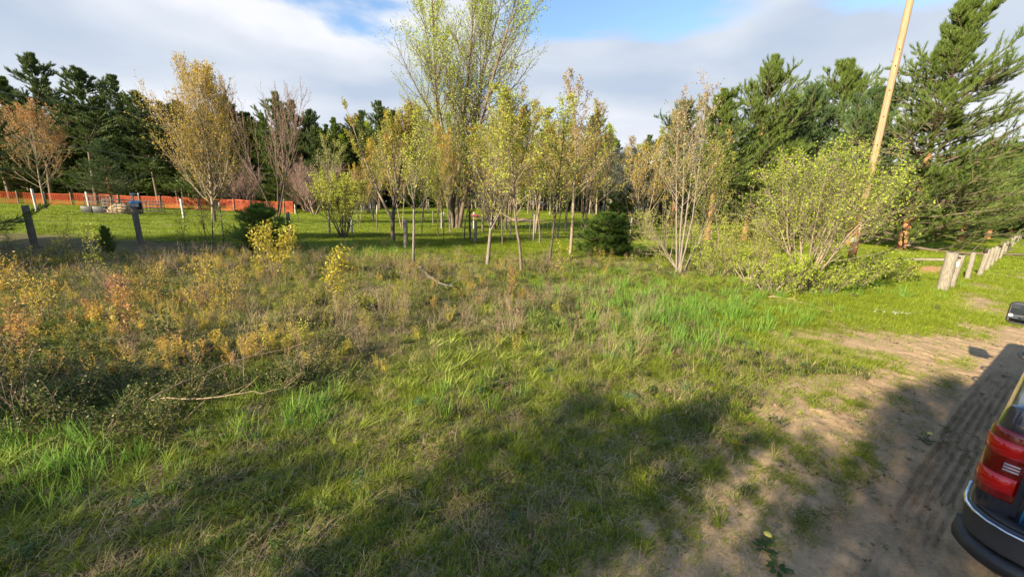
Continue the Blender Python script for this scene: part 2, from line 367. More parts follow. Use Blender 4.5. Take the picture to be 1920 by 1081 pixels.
def ground_mat(name, road=False):
    m, t = nt(name)
    tcn = N(t, 'ShaderNodeTexCoord'); P = tcn.outputs['Object']
    def nz(s, d=6, r=.6): return N(t, 'ShaderNodeTexNoise', {'Vector': P, 'Scale': s, 'Detail': d, 'Roughness': r}).outputs[0]
    big, mid, fine = nz(.7, 4.), nz(4., 6., .7), nz(38., 5., .7)
    sand = ramp(t, N(t, 'ShaderNodeMath', {0: mid, 1: fine}, operation='ADD').outputs[0] if False else fine, [(.25, (.18, .12, .072)), (.5, (.42, .29, .17)), (.75, (.58, .42, .26))])
    sand2 = ramp(t, mid, [(.3, (.22, .145, .08)), (.7, (.47, .325, .185))])
    sa = N(t, 'ShaderNodeMix', data_type='RGBA'); sa.inputs[0].default_value = .5
    t.links.new(sand, sa.inputs[6]); t.links.new(sand2, sa.inputs[7]); sandc = sa.outputs[2]
    h = N(t, 'ShaderNodeMath', {0: fine, 1: .35, 2: mid}, operation='MULTIPLY_ADD').outputs[0]
    if road:
        col = sandc; bs = .5
    else:
        soil = ramp(t, mid, [(.3, (.06, .05, .024)), (.55, (.13, .11, .045)), (.8, (.22, .17, .10))])
        green = ramp(t, mid, [(.25, (.09, .12, .012)), (.5, (.17, .215, .018)), (.75, (.25, .27, .045))])
        green2 = ramp(t, nz(.16, 5., .6), [(.3, (.24, .21, .07)), (.46, (.17, .21, .022)), (.7, (.12, .17, .014))])
        bare = N(t, 'ShaderNodeAttribute', attribute_name='bare').outputs['Fac']
        lawn = N(t, 'ShaderNodeAttribute', attribute_name='lawn').outputs['Fac']
        gm = N(t, 'ShaderNodeMix', data_type='RGBA'); gm.inputs[0].default_value = .5; t.links.new(green, gm.inputs[6]); t.links.new(green2, gm.inputs[7])
        m1 = N(t, 'ShaderNodeMix', data_type='RGBA'); t.links.new(lawn, m1.inputs[0]); t.links.new(soil, m1.inputs[6]); t.links.new(gm.outputs[2], m1.inputs[7])
        bn = N(t, 'ShaderNodeMath', {0: mid, 1: .5, 2: bare}, operation='MULTIPLY_ADD').outputs[0]
        bf_ = N(t, 'ShaderNodeMapRange', {0: bn, 1: .42, 2: .78}).outputs[0]
        m2 = N(t, 'ShaderNodeMix', data_type='RGBA'); t.links.new(bf_, m2.inputs[0]); t.links.new(m1.outputs[2], m2.inputs[6]); t.links.new(sandc, m2.inputs[7])
        col = m2.outputs[2]; bs = .7
    b = N(t, 'ShaderNodeBump', {'Strength': bs if not road else .55, 'Distance': .02, 'Height': h})
    p = N(t, 'ShaderNodeBsdfPrincipled', {'Base Color': col, 'Roughness': .95, 'Specular IOR Level': .1, 'Normal': b.outputs[0]})
    N(t, 'ShaderNodeOutputMaterial', {0: p.outputs[0]}); return m
me = mesh('ground', np.stack([GX, GY, GZ], -1).reshape(-1, 3), q, mat=ground_mat('ground_soil'), smooth=True, attrs={'bare': bf.ravel(), 'lawn': lf.ravel()})
tag(obj('ground', me), kind='structure')
# the sandy road, with pressed tyre tracks
al = axis(-40, -2.5, 9, 160, .045, 1.05); ll = np.concatenate([np.arange(-3.3, -.6, .12), np.arange(-.6, 1.75, .022)])
AL, LL = np.meshgrid(al, ll)
edge_w = (fbm(AL * .8, AL * 0 + 3, 5, 3) - .5) * .35
LW = LL + edge_w * sstep(1.0, 1.6, LL)
RX = TC[0] + HU[0] * AL + HN[0] * LW; RY = TC[1] + HU[1] * AL + HN[1] * LW
near = 1 - sstep(8, 14, np.abs(AL - 2))
tr = np.zeros_like(LL)
def track(c, wd, depth, nr):
    u = (LL - c) / wd; ins = sstep(-.56, -.5, u) * (1 - sstep(.5, .56, u))
    groove = (np.abs(((u * nr + 50) % 1) - .5) < .17) * 1.0
    lug = ((np.abs(u) > .3) & (((AL * 14 + np.sign(u) * 0.25) % 1) < .45)) * 1.0
    berm = np.exp(-((np.abs(u) - .62) / .09) ** 2)
    return ins * (-depth + groove * .030 + lug * .006) + berm * .014
bend = .06 * np.sin(AL * .35) + (fbm(AL * 2.2, AL * 0 + 1.3, 79, 3) - .5) * .06
LL_keep = LL.copy(); LL = LL_keep - bend
tr = (track(.20, .25, .032, 4) + .25 * track(1.02, .24, .012, 3)) * (.25 + .85 * sstep(.3, .6, fbm(AL * 1.7, LL * 4, 77, 4)))
LL = LL_keep
RZ = base_h(RX, RY) + tr * near + (fbm(RX * 6, RY * 6, 51, 4) - .5) * .055 + (fbm(RX * 20, RY * 20, 52, 2) - .5) * .022
RZ -= .07 * sstep(1.25, 1.7, LL) + .07 * (1 - sstep(-3.25, -2.9, LL))
nl, na = AL.shape; ii = np.arange(nl * na).reshape(nl, na)
q = np.stack([ii[:-1, :-1], ii[:-1, 1:], ii[1:, 1:], ii[1:, :-1]], -1).reshape(-1, 4)
tag(obj('dirt_road', mesh('dirt_road', np.stack([RX, RY, RZ], -1).reshape(-1, 3), q, mat=ground_mat('road_sand', True), smooth=True)), kind='structure')

# ------------------------------------------------------------------ tree builders
def unit(v): return v / (np.linalg.norm(v, axis=-1, keepdims=True) + 1e-9)
def perp(T, az):
    ref = np.where(np.abs(T[..., 2:3]) > .9, np.array([1., 0, 0]), np.array([0, 0, 1.]))
    A = unit(np.cross(T, ref)); B = np.cross(T, A)
    return A * np.cos(az)[..., None] + B * np.sin(az)[..., None]
def curve(P0, D0, L, k, up, wob, r):
    B = len(P0); P = np.empty((B, k, 3)); P[:, 0] = P0; d = unit(D0); st = (L / (k - 1))[:, None]
    for i in range(1, k):
        d = unit(d + np.array([0, 0, up / (k - 1)]) + r.normal(0, wob, (B, 3)) / math.sqrt(k))
        P[:, i] = P[:, i - 1] + d * st
    return P
def kids(P, R, n, t0, t1, ang, angsd, Lf, k, up, wob, r, rscale=.6, rmin=.004, tap=.25, flat=0):
    """children along each parent curve"""
    B, K, _ = P.shape
    t = t0 + (t1 - t0) * (np.arange(n)[None] + r.random((B, n))) / n
    f = t * (K - 1); i = np.minimum(f.astype(int), K - 2); fr = (f - i)[..., None]
    bi = np.arange(B)[:, None]
    pos = P[bi, i] * (1 - fr) + P[bi, i + 1] * fr
    T = unit(P[bi, i + 1] - P[bi, i])
    rad = R[bi, i] * (1 - fr[..., 0]) + R[bi, i + 1] * fr[..., 0]
    az = np.arange(n)[None] * 2.4 + r.random((B, 1)) * 6.3 + r.normal(0, .5, (B, n))
    a = ang + r.normal(0, angsd, (B, n))
    pv = perp(T, az)
    if flat:
        side = np.cross(T, np.array([0, 0, 1.])); side = unit(side) * np.where(np.arange(n) % 2, 1, -1)[None, :, None]
        pv = unit(pv * (1 - flat) + side * flat)
    D = T * np.cos(a)[..., None] + pv * np.sin(a)[..., None]
    pl = np.linalg.norm(P[:, 1:] - P[:, :-1], axis=-1).sum(1)[:, None]
    L = Lf(t, pl) * r.uniform(.7, 1.2, (B, n))
    C = curve(pos.reshape(-1, 3), D.reshape(-1, 3), L.ravel(), k, up, wob, r)
    r0 = np.maximum(rad.ravel() * rscale, rmin)
    return C, r0[:, None] * np.linspace(1, tap, k)[None]
def leaves(P, n, size, spread, r, t0=.2, aspect=.55, drop=0, updir=0):
    """n diamond leaves around each curve -> verts, tris, rnd"""
    B, K, _ = P.shape
    t = t0 + (1 - t0) * r.random((B, n)); f = t * (K - 1); i = np.minimum(f.astype(int), K - 2); fr = (f - i)[..., None]; bi = np.arange(B)[:, None]
    pos = (P[bi, i] * (1 - fr) + P[bi, i + 1] * fr + r.normal(0, spread, (B, n, 3))).reshape(-1, 3)
    d = unit(r.normal(0, 1, (len(pos), 3)) + np.array([0, 0, updir])); nn = unit(np.cross(d, r.normal(0, 1, (len(pos), 3))))
    s = size * r.uniform(.6, 1.3, (len(pos), 1))
    V = np.stack([pos, pos + d * s * .5 + nn * s * aspect * .5, pos + d * s, pos + d * s * .5 - nn * s * aspect * .5], 1)
    Q = np.arange(len(pos) * 4).reshape(-1, 4)
    cl = np.repeat(r.random(B), n)
    return V.reshape(-1, 3), Q, np.repeat(np.clip(r.random(len(pos)) * .5 + cl * .5, 0, 1), 4)
def join(parts):
    V = []; Q = []; n = 0
    for v, q in parts: V.append(v); Q.append(q + n); n += len(v)
    return np.concatenate(V), np.concatenate(Q)
def deciduous(H, seed, stems=1, spread=.45, rtr=.09, crown0=.3, n1=22, n2=8, n3=5, ang1=.75, ang2=.6, up1=.5, l1=.42, l2=.38, l3=.32,
              leaf=.08, nleaf=7, lspread=.05, forks=0, wob=.12, lean=(0, 0), stemspread=.25, twig=.005, profile=None, aspect=.55, curve_up=.0, w2=.22):
    r = np.random.default_rng(seed)
    D = []; P0 = []
    for s in range(stems):
        az = s * 2.4 + r.random() * 1.5; sp = stemspread if stems > 1 else 0
        D.append([math.cos(az) * sp * r.uniform(.5, 1.2) + lean[0], math.sin(az) * sp * r.uniform(.5, 1.2) + lean[1], 1]); P0.append([math.cos(az) * rtr * 1.1 * (stems > 1), math.sin(az) * rtr * 1.1 * (stems > 1), -.15])
    Ls = H * r.uniform(.82, 1.0, stems); Ls[0] = H
    Tk = curve(np.array(P0), np.array(D), Ls * 1.02, 12, .25 * (stems > 1) + curve_up, wob, r)
    Rk = (rtr * r.uniform(.7, 1, stems)[:, None] if stems > 1 else np.array([[rtr]])) * (1 - np.linspace(0, 1, 12)[None] ** .9 * .93)
    prof = profile or (lambda t: np.clip(1.15 - t, .12, 1) ** .8)
    tr = [tubes(Tk, Rk, 8)]
    if forks:
        F, FR = kids(Tk, Rk, forks, crown0 * .7, .75, .45, .12, lambda t, pl: H * (1 - t) * .95, 9, .55, wob, r, .75, .01, .12)
        tr.append(tubes(F, FR, 6))
        n1f = max(4, n1 // 3)
        A, AR = kids(Tk, Rk, n1, crown0, .97, ang1, .15, lambda t, pl: H * l1 * prof((t - crown0) / (1 - crown0)), 6, up1, wob, r, .5, twig * 1.6)
        A2, AR2 = kids(F, FR, n1f, .2, .97, ang1, .15, lambda t, pl: H * l1 * .6 * prof(t), 6, up1, wob, r, .5, twig * 1.6)
        A = np.concatenate([A, A2]); AR = np.concatenate([AR, AR2])
    else:
        A, AR = kids(Tk, Rk, n1, crown0, .97, ang1, .15, lambda t, pl: H * l1 * prof((t - crown0) / (1 - crown0)), 6, up1, wob, r, .5, twig * 1.6)
    tr.append(tubes(A, AR, 4))
    Bc, BR = kids(A, AR, n2, .15, 1, ang2, .18, lambda t, pl: pl * l2 * (1.25 - t * .6), 4, up1 * .8, w2, r, .6, twig * 1.2)
    tr.append(tubes(Bc, BR, 3))
    lv = [leaves(Bc, nleaf, leaf, lspread, r, aspect=aspect)] if nleaf else []
    if n3:
        Cc, CR = kids(Bc, BR, n3, .1, 1, ang2, .2, lambda t, pl: pl * l3 * (1.3 - t * .5), 3, up1 * .6, w2, r, .6, twig, .4)
        tr.append(tubes(Cc, CR, 3))
        if nleaf: lv.append(leaves(Cc, nleaf, leaf, lspread, r, aspect=aspect))
    tv = join([tr[0]]); bv = join(tr[1:])
    lf = None
    if lv:
        V, Q = join([(v, q) for v, q, _ in lv]); lf = (V, Q, np.concatenate([x for *_, x in lv]))
    return tv, bv, lf
def conifer(H, seed, R=.28, crown0=.12, whorls=26, per=5, n2=9, ntuft=4, needles=9, nlen=.2, up1=.35, upang=.2, rtr=.02, lean=(0, 0), wind=(0, 0), prof=None, irregular=.25, sub=.42, fan=.55, nw=.022, flat=.7, topup=.4):
    r = np.random.default_rng(seed)
    Tk = curve(np.array([[0, 0, -.2]]), np.array([[lean[0], lean[1], 1.]]), np.array([H * 1.0 + .2]), 14, .3, .05, r)
    Rk = H * rtr * (1 - np.linspace(0, 1, 14)[None] ** .85 * .95)
    prof = prof or (lambda t: (1 - t) ** .7 * (.55 + .45 * np.sin(np.pi * np.clip(t * 1.6 + .25, 0, 1))))
    n = whorls * per
    t = np.repeat(np.linspace(crown0, .985, whorls), per) + r.normal(0, .006, n); t = np.clip(t, 0, .99)
    f = t * 13; i = np.minimum(f.astype(int), 12); fr = (f - i)[:, None]
    pos = Tk[0, i] * (1 - fr) + Tk[0, i + 1] * fr
    az = np.tile(np.arange(per) * 2 * np.pi / per, whorls) + np.repeat(r.random(whorls) * 6.28, per) + r.normal(0, .25, n)
    tt = np.clip((t - crown0) / (1 - crown0), 0, 1)
    elv = upang + tt ** 2 * topup + r.normal(0, .14, n)
    D = np.stack([np.cos(az) * np.cos(elv) + wind[0], np.sin(az) * np.cos(elv) + wind[1], np.sin(elv)], -1)
    L = np.maximum(H * R * prof(tt) * r.uniform(1 - irregular * 1.6, 1 + irregular * .6, n), H * .02)
    A = curve(pos, D, L, 6, up1, .10, r); AR = np.maximum(L * .014 + .008, .01)[:, None] * np.linspace(1, .3, 6)[None]
    Bc, BR = kids(A, AR, n2, .22, 1, .85, .15, lambda t_, pl: pl * sub * (1.3 - t_ * .75), 4, up1 * .9, .14, r, .6, .006, flat=flat)
    # tufts along secondary branches and the tip of every branch
    Pa = np.concatenate([Bc[:, 1:], A[:, -3:]]) if False else Bc
    def tuft(P, nt_):
        B, K, _ = P.shape
        tq = (.25 + .78 * (np.arange(nt_)[None] + r.random((B, nt_)) * .8) / nt_); f = tq * (K - 1); i = np.clip(f.astype(int), 0, K - 2); fr = (f - i)[..., None]; bi = np.arange(B)[:, None]
        pos = (P[bi, i] * (1 - fr) + P[bi, i + 1] * fr).reshape(-1, 3)
        T = unit((P[bi, i + 1] - P[bi, i]).reshape(-1, 3) + np.array([0, 0, .25]))
        m_ = len(pos)
        azn = r.random((m_, needles)) * 6.28; sp = r.uniform(.25, fan * 1.9, (m_, needles))
        Tn = np.repeat(T[:, None], needles, 1)
        pv = perp(Tn, azn); d = Tn * np.cos(sp)[..., None] + pv * np.sin(sp)[..., None]
        wv = unit(np.cross(d, Tn + r.normal(0, .6, Tn.shape)))
        ln = nlen * r.uniform(.6, 1.25, (m_, needles, 1))
        p0 = pos[:, None] + Tn * (r.random((m_, needles, 1)) - .3) * nlen * .8
        V = np.stack([p0 - wv * nw * .5, p0 + wv * nw * .5, p0 + d * ln + wv * nw * .15], 2).reshape(-1, 3)
        Tt = np.arange(len(V)).reshape(-1, 3)
        rv = np.repeat(np.clip(r.random(m_) * .6 + .0, 0, 1), needles * 3) + np.repeat(r.random(m_ * needles), 3) * .4
        return V, Tt, rv
    v1 = tuft(Bc, ntuft); v2 = tuft(A, ntuft + 2)
    V = np.concatenate([v1[0], v2[0]]); T = np.concatenate([v1[1], v2[1] + len(v1[0])]); rv = np.concatenate([v1[2], v2[2]])
    return tubes(Tk, Rk, 8), join([tubes(A, AR, 4), tubes(Bc, BR, 3)]), (V, T, rv)
class TreeKind:
    def __init__(s, name, data, bark, leafm, branchm=None, tri=False):
        tv, bv, lf = data
        s.trunk = mesh(name + '_trunk', tv[0], tv[1], mat=M[bark], smooth=True)
        s.branch = mesh(name + '_branches', bv[0], bv[1], mat=M[branchm or bark], smooth=True)
        s.leaf = None
        if lf is not None:
            s.leaf = mesh(name + '_foliage', lf[0], None if tri else lf[1], lf[1] if tri else None, mat=M[leafm], rnd=lf[2])
        s.tri = tri
        s.h = float(bv[0][:, 2].max())
    def place(s, name, p, h, label, cat, rz=0, group=None, wide=1.0, lean=None):
        o = empty(name, p, rz); k = h / s.h
        o.scale = (k * wide, k * wide, k)
        if lean: o.rotation_euler = (lean[0], lean[1], rz)
        tag(o, label, cat, group)
        obj('trunk', s.trunk, o); tag(obj('branches', s.branch, o), kind='stuff')
        if s.leaf: tag(obj('needles' if s.tri else 'foliage', s.leaf, o), kind='stuff')
        return o

# ------------------------------------------------------------------ trees
def rec(px, py, ytop):
    b = at(px, py); return b, topz(b, ytop)
# near and middle deciduous trees, each its own growth
def T1(label, cat, px, py, ytop, bark, leafm, seed, rz=0, wide=1, branchm=None, depth=None, name='tree', lean=None, **k):
    b = atd(px, depth) if depth else at(px, py)
    h = topz(b, ytop)
    kd = TreeKind(name, deciduous(h, seed, **k), bark, leafm, branchm)
    return kd, kd.place(name, b, h, label, cat, rz, wide=wide, lean=lean)
cone = lambda t: np.clip(1.1 - t, .1, 1)
oval = lambda t: np.sqrt(np.clip(1 - (2 * t - .75) ** 2 / 1.7, .05, 1)) * np.clip(1.25 - t * .9, .2, 1)
# the big willow, taller than the picture
b = at(857, 428); hw = 25.0
kw = TreeKind('willow_tree', deciduous(hw, 11, stems=6, rtr=.27, crown0=.10, n1=26, n2=12, n3=6, ang1=.85, ang2=.65, up1=.65, l1=.29, l2=.38, l3=.4, leaf=.17, nleaf=4, lspread=.16, stemspread=.27, twig=.007, aspect=.4,
    profile=lambda t: np.clip(1.2 - t, .25, 1)), 'bark_brown', 'willow', 'bark_brown')
kw.place('willow_tree', b, hw, 'huge pale green willow with several rising stems, tallest tree in the field', 'tree', 0.6, wide=.84)
# golden maple on the left
T1('broad golden maple with dense upswept twigs standing in front of the orange netting', 'tree', 402, 417, 103, 'bark_tan', 'gold', 5, stems=1, rtr=.17, crown0=.10, n1=60, n2=11, n3=4, ang1=.85, ang2=.45, up1=1.05, l1=.50, l2=.5, l3=.55,
   leaf=.12, nleaf=6, lspread=.05, twig=.0085, profile=lambda t: np.clip(1.1 - t, .1, 1) ** .62 * np.clip(.75 + t, 0, 1), w2=.1)
T1('small orange budding tree at the left edge in front of the dark pines', 'tree', 88, 393, 178, 'bark_tan', 'orange', 8, rtr=.10, crown0=.2, n1=34, n2=8, n3=3, ang1=.8, ang2=.6, up1=.7, l1=.48, leaf=.11, nleaf=4, lspread=.06, twig=.009, profile=oval, forks=3)
T1('leafless pinkish tree with tall whip-like twigs behind the dark little pine', 'tree', 519, 412, 132, 'bark_dark', 'bud', 9, stems=4, rtr=.12, crown0=.25, n1=18, n2=7, n3=2, ang1=.45, ang2=.35, up1=.8, l1=.42, leaf=.05, nleaf=2, twig=.010, branchm='bark_pink', stemspread=.28)
T1('leafless reddish bush at the edge of the wood right of the pink twigged tree', 'bush', 590, 402, 285, 'bark_pink', 'bud', 19, stems=6, rtr=.09, crown0=.1, n1=14, n2=8, n3=4, ang1=.5, ang2=.4, up1=.6, l1=.5, leaf=.05, nleaf=2, twig=.011, stemspread=.6, name='bare_bush')
T1('slim tree with thin olive leaves rising out of the green shrub', 'tree', 618, 440, 245, 'bark_grey', 'olive', 12, rtr=.07, crown0=.25, n1=22, n2=6, n3=3, ang1=.6, up1=.7, l1=.33, leaf=.07, nleaf=2, forks=2, twig=.006)
T1('many stemmed green shrub in the field left of the forked orange tree', 'shrub', 645, 448, 318, 'bark_dark', 'olive', 13, stems=7, rtr=.06, crown0=.2, n1=9, n2=7, n3=3, ang1=.7, up1=.4, l1=.45, leaf=.09, nleaf=5, stemspread=.42, name='green_shrub', branchm='bark_brown')
T1('forked tree with upright reddish orange twigs left of the willow', 'tree', 737, 455, 178, 'bark_dark', 'redgreen', 14, rtr=.13, crown0=.22, n1=30, n2=9, n3=4, ang1=.55, ang2=.5, up1=.8, l1=.38, leaf=.085, nleaf=4, forks=4, twig=.007, branchm='bark_tan')
T1('very thin pale young tree right of the grey fence post', 'tree', 775, 495, 196, 'bark_grey', 'olive', 15, rtr=.055, crown0=.35, n1=22, n2=6, n3=2, ang1=.65, up1=.6, l1=.24, leaf=.07, nleaf=4, forks=1, twig=.004, wob=.2)
T1('young maple forking into pale stems, red and green leaves, in the middle weeds', 'tree', 913, 497, 172, 'bark_grey', 'redgreen', 16, rtr=.075, crown0=.22, n1=34, n2=9, n3=4, ang1=.7, up1=.6, l1=.38, leaf=.06, nleaf=3, lspread=.04, forks=4, twig=.004, wob=.16, branchm='bark_grey')
T1('straight thin brown trunked tree with airy yellow leaves, right of the young maple', 'tree', 978, 512, 158, 'bark_brown', 'olive', 17, rtr=.055, crown0=.3, n1=30, n2=7, n3=3, ang1=.85, up1=.5, l1=.24, leaf=.07, nleaf=4, wob=.14, twig=.004, branchm='bark_tan')
T1('thin dark stemmed tree with olive leaves left of the round green pine bush', 'tree', 1028, 502, 160, 'bark_dark', 'olive', 18, rtr=.05, crown0=.28, n1=30, n2=7, n3=3, ang1=.85, up1=.4, l1=.24, leaf=.07, nleaf=4, wob=.12, twig=.004)
T1('tall slender pale barked tree just left of the round green pine bush', 'tree', 1069, 478, 145, 'bark_tan', 'tanleaf', 20, rtr=.08, crown0=.35, n1=26, n2=8, n3=3, ang1=.75, up1=.6, l1=.23, leaf=.07, nleaf=4, wob=.1, twig=.005)
T1('thin dark tree directly in front of the willow trunk', 'tree', 881, 452, 235, 'bark_dark', 'redgreen', 21, rtr=.08, crown0=.25, n1=26, n2=7, n3=3, ang1=.7, up1=.5, l1=.26, leaf=.09, nleaf=4, twig=.006)
T1('brown leafless bush on the grass right of the willow', 'bush', 930, 430, 350, 'bark_dark', 'tanleaf', 22, stems=7, rtr=.07, crown0=.1, n1=12, n2=7, n3=3, ang1=.6, up1=.4, l1=.5, leaf=.06, nleaf=2, stemspread=.5, name='bare_bush', twig=.008)
T1('tree with several grey bare trunks and tan leaves only at the top', 'tree', 1272, 512, 112, 'bark_grey', 'tanleaf', 23, stems=4, rtr=.055, crown0=.35, n1=13, n2=6, n3=2, ang1=.6, up1=.6, l1=.26, leaf=.07, nleaf=2, stemspread=.11, twig=.005, wob=.1, branchm='bark_tan')
T1('low grey tree whose bare branches sweep far to the left over the grass', 'tree', 1279, 508, 345, 'bark_grey', 'olive', 24, stems=4, rtr=.04, crown0=.2, n1=14, n2=8, n3=3, ang1=.7, up1=.3, l1=.6, leaf=.055, nleaf=2, stemspread=.7, twig=.004, lean=(-.55, .1), branchm='bark_tan')
T1('dark thin trunked tree behind the bare grey trunks', 'tree', 1312, 500, 250, 'bark_dark', 'olive', 25, rtr=.06, crown0=.3, n1=24, n2=6, n3=3, ang1=.7, up1=.5, l1=.28, leaf=.06, nleaf=3, twig=.004)
# large lime green shrub by the pole
T1('large shrub with grey stems and fresh lime leaves in front of the wooden pole', 'shrub', 1505, 545, 246, 'bark_tan', 'lime', 26, stems=24, rtr=.036, crown0=.25, n1=9, n2=8, n3=4, ang1=.65, up1=.25, l1=.38, l2=.42, l3=.4, leaf=.058, nleaf=2, lspread=.05, stemspread=.38, name='lime_shrub', twig=.0035, wide=1.0, wob=.2)
T1('smaller grey twiggy bush with sparse leaves at the left foot of the lime shrub', 'shrub', 1405, 528, 385, 'bark_tan', 'olive', 27, stems=9, rtr=.03, crown0=.2, n1=8, n2=7, n3=3, ang1=.6, up1=.3, l1=.45, leaf=.045, nleaf=3, stemspread=.7, name='twiggy_shrub', twig=.003)
for j, (px, py, yt, lb) in enumerate([(1600, 540, 468, 'low lime green bush at the foot of the wooden pole'), (1545, 552, 478, 'low leafy bush under the stems of the big lime shrub'),
                                      (1660, 528, 478, 'low green bush under the grey rail right of the pole'), (1340, 520, 440, 'low yellow green bush right of the bare grey trunks'), (1440, 548, 470, 'ragged low bush left of the big lime shrub stems')]):
    T1(lb, 'bush', px, py, yt, 'bark_tan', 'lime', 40 + j, stems=9, rtr=.016, crown0=.05, n1=7, n2=6, n3=3, ang1=.7, up1=.3, l1=.5, leaf=.045, nleaf=2, stemspread=.9, name='low_bush', twig=.003, lspread=.03)
# saplings in the rough
T1('thin bent sapling with dark stem leaning left, behind the weeds', 'sapling', 395, 488, 330, 'bark_dark', 'orange', 51, stems=2, rtr=.03, crown0=.3, n1=12, n2=4, n3=0, ang1=.7, up1=.5, l1=.28, leaf=.05, nleaf=3, stemspread=.22, lean=(-.12, 0), name='sapling', twig=.004)
T1('leaning yellow leaved sapling with a thin dark stem in the middle of the weeds', 'sapling', 592, 618, 435, 'bark_dark', 'yellowsap', 52, rtr=.017, crown0=.5, n1=20, n2=5, n3=0, ang1=.8, up1=.4, l1=.3, leaf=.07, nleaf=6, lean=(-.55, 0.15), name='sapling', twig=.003, aspect=.35, profile=lambda t: .6 + 0 * t)
T1('bushy yellow leaved sapling in front of the dark little pine', 'sapling', 512, 520, 418, 'bark_brown', 'yellowsap', 53, stems=4, rtr=.02, crown0=.25, n1=12, n2=5, n3=0, ang1=.7, up1=.5, l1=.3, leaf=.075, nleaf=6, stemspread=.35, name='sapling', aspect=.35, twig=.003)
T1('rust red dead shrub with upright twigs among the orange weeds', 'shrub', 222, 580, 505, 'bark_pink', 'rust', 54, stems=9, rtr=.010, crown0=.2, n1=5, n2=3, n3=0, ang1=.3, up1=.5, l1=.4, leaf=.04, nleaf=3, stemspread=.22, name='rust_shrub', aspect=.3, twig=.004)
sk = [TreeKind('sapling', deciduous(1.3, 60 + i, stems=2 + i % 2, rtr=.009, crown0=.2, n1=12, n2=3, n3=0, ang1=.8, up1=.5, l1=.20, leaf=.055, nleaf=4, stemspread=.12, twig=.0025, aspect=.33, wob=.2), 'bark_brown', mm) for i, mm in enumerate(['yellowsap', 'gold', 'olive', 'orange'])]
saps = [(1052, 520, 452, 0, 'yellow leaved sapling standing between the thin tree trunks and the round pine bush'), (1122, 500, 462, 0, 'short yellow sapling right in front of the round pine bush, left one'),
        (1138, 505, 468, 0, 'short yellow sapling right in front of the round pine bush, right one'), (690, 505, 462, 0, 'yellow sapling in the shade left of the wire fence post'), (752, 530, 470, 2, 'spindly sapling left of the very thin pale tree'),
        (805, 520, 478, 0, 'little yellow sapling right of the very thin pale tree'), (862, 530, 474, 2, 'small olive sapling left of the forked young maple'), (30, 560, 470, 1, 'golden sapling at the left edge among the weeds'),
        (92, 610, 505, 1, 'tall golden weed sapling near the left edge'), (130, 500, 400, 2, 'spindly olive sapling in front of the old leaning post'), (185, 520, 420, 2, 'thin olive sapling between the two old posts'),
        (45, 700, 560, 3, 'tall reddish sapling rising left of the dark brambles'), (250, 665, 520, 3, 'thin brown stemmed sapling above the dark brambles'), (395, 580, 478, 1, 'golden sapling at the centre of the orange weeds'),
        (300, 560, 490, 1, 'orange tinted sapling right of the rust red shrub'), (440, 590, 500, 1, 'golden sapling left of the leaning yellow one'), (665, 590, 500, 2, 'olive sapling right of the leaning yellow one'),
        (1185, 540, 480, 2, 'small sapling in the sunny grass right of the pine bush'), (960, 560, 498, 3, 'reddish sapling in the weeds below the young maple'), (350, 470, 395, 2, 'spindly sapling right of the post with the blue box'),
        (1230, 525, 470, 2, 'sapling just left of the bare grey trunks'), (1365, 520, 425, 2, 'thin sapling between the grey trunks and the lime shrub'), (20, 480, 405, 2, 'olive sapling at the left edge before the leaning post')]
for i, (px, py, yt, k, lb) in enumerate(saps):
    b = at(px, py); sk[k].place('sapling', b, topz(b, yt), lb, 'sapling', i * 1.3, 'young saplings scattered in the weeds')
# conifers
dome = lambda t: np.clip(1 - t, 0, 1) ** .55 * (.5 + .5 * np.clip(t * 5, 0, 1))
wild = lambda t: (1 - t) ** .58 * (.88 + .12 * np.sin(t * 11)) + .015
kp_big = TreeKind('pine_tree', conifer(18, 101, R=.42, crown0=.04, whorls=32, per=6, n2=16, ntuft=7, needles=9, nlen=.30, nw=.034, fan=.36, up1=.38, upang=.05, prof=lambda t: (1 - t) ** .72 * (.9 + .12 * np.sin(t * 21)) + .015, irregular=.45, flat=.6, topup=.7), 'bark_orange', 'pine', 'bark_brown', tri=True)
kp_mid = [TreeKind('pine_tree', conifer(14, 110 + i, R=[.40, .36, .42][i], crown0=[.10, .35, .22][i], whorls=[26, 18, 22][i], per=5, n2=14, ntuft=6, needles=8, nlen=.32, nw=.036, fan=.36, up1=.35, upang=[.05, .15, .1][i], prof=wild, irregular=.45, flat=.6, topup=.8), 'bark_orange', ['pine', 'pine', 'pine_blue'][i], 'bark_brown', tri=True) for i in range(3)]
kp_far = [TreeKind('pine_tree', conifer(20, 120 + i, R=[.24, .28, .24, .28][i], crown0=[.30, .2, .42, .04][i], whorls=[18, 20, 15, 24][i], per=5, n2=11, ntuft=6, needles=6, nlen=.46, nw=.075, fan=.32, up1=.30, upang=.08, prof=wild, irregular=.75, rtr=.012, topup=.95), 'bark_brown', ['pine_dark', 'pine_dark', 'pine_dark', 'pine'][i], 'bark_dark', tri=True) for i in range(4)]
kp_bush = TreeKind('pine_bush', conifer(3, 130, R=.66, crown0=.02, whorls=14, per=7, n2=14, ntuft=5, needles=11, nlen=.2, nw=.013, up1=.35, upang=.15, prof=lambda t: np.clip(1.02 - t, 0, 1) ** .32 * (.85 + .15 * np.sin(t * 20)), irregular=.25, sub=.5), 'bark_brown', 'pine_bright', tri=True)
kp_soft = TreeKind('pine_bush', conifer(4, 131, R=.46, crown0=.03, whorls=14, per=6, n2=13, ntuft=4, needles=10, nlen=.22, nw=.016, up1=.5, upang=.15, prof=dome, irregular=.35, sub=.5), 'bark_brown', 'pine_bright', tri=True)
def P(k, px, ytop, depth, label, rz=0, wide=1, py=None, cat='pine tree', name='pine_tree', group=None, lean=None):
    b = at(px, py) if py else atd(px, depth)
    return k.place(name, b, topz(b, ytop), label, cat, rz, group, wide, lean)
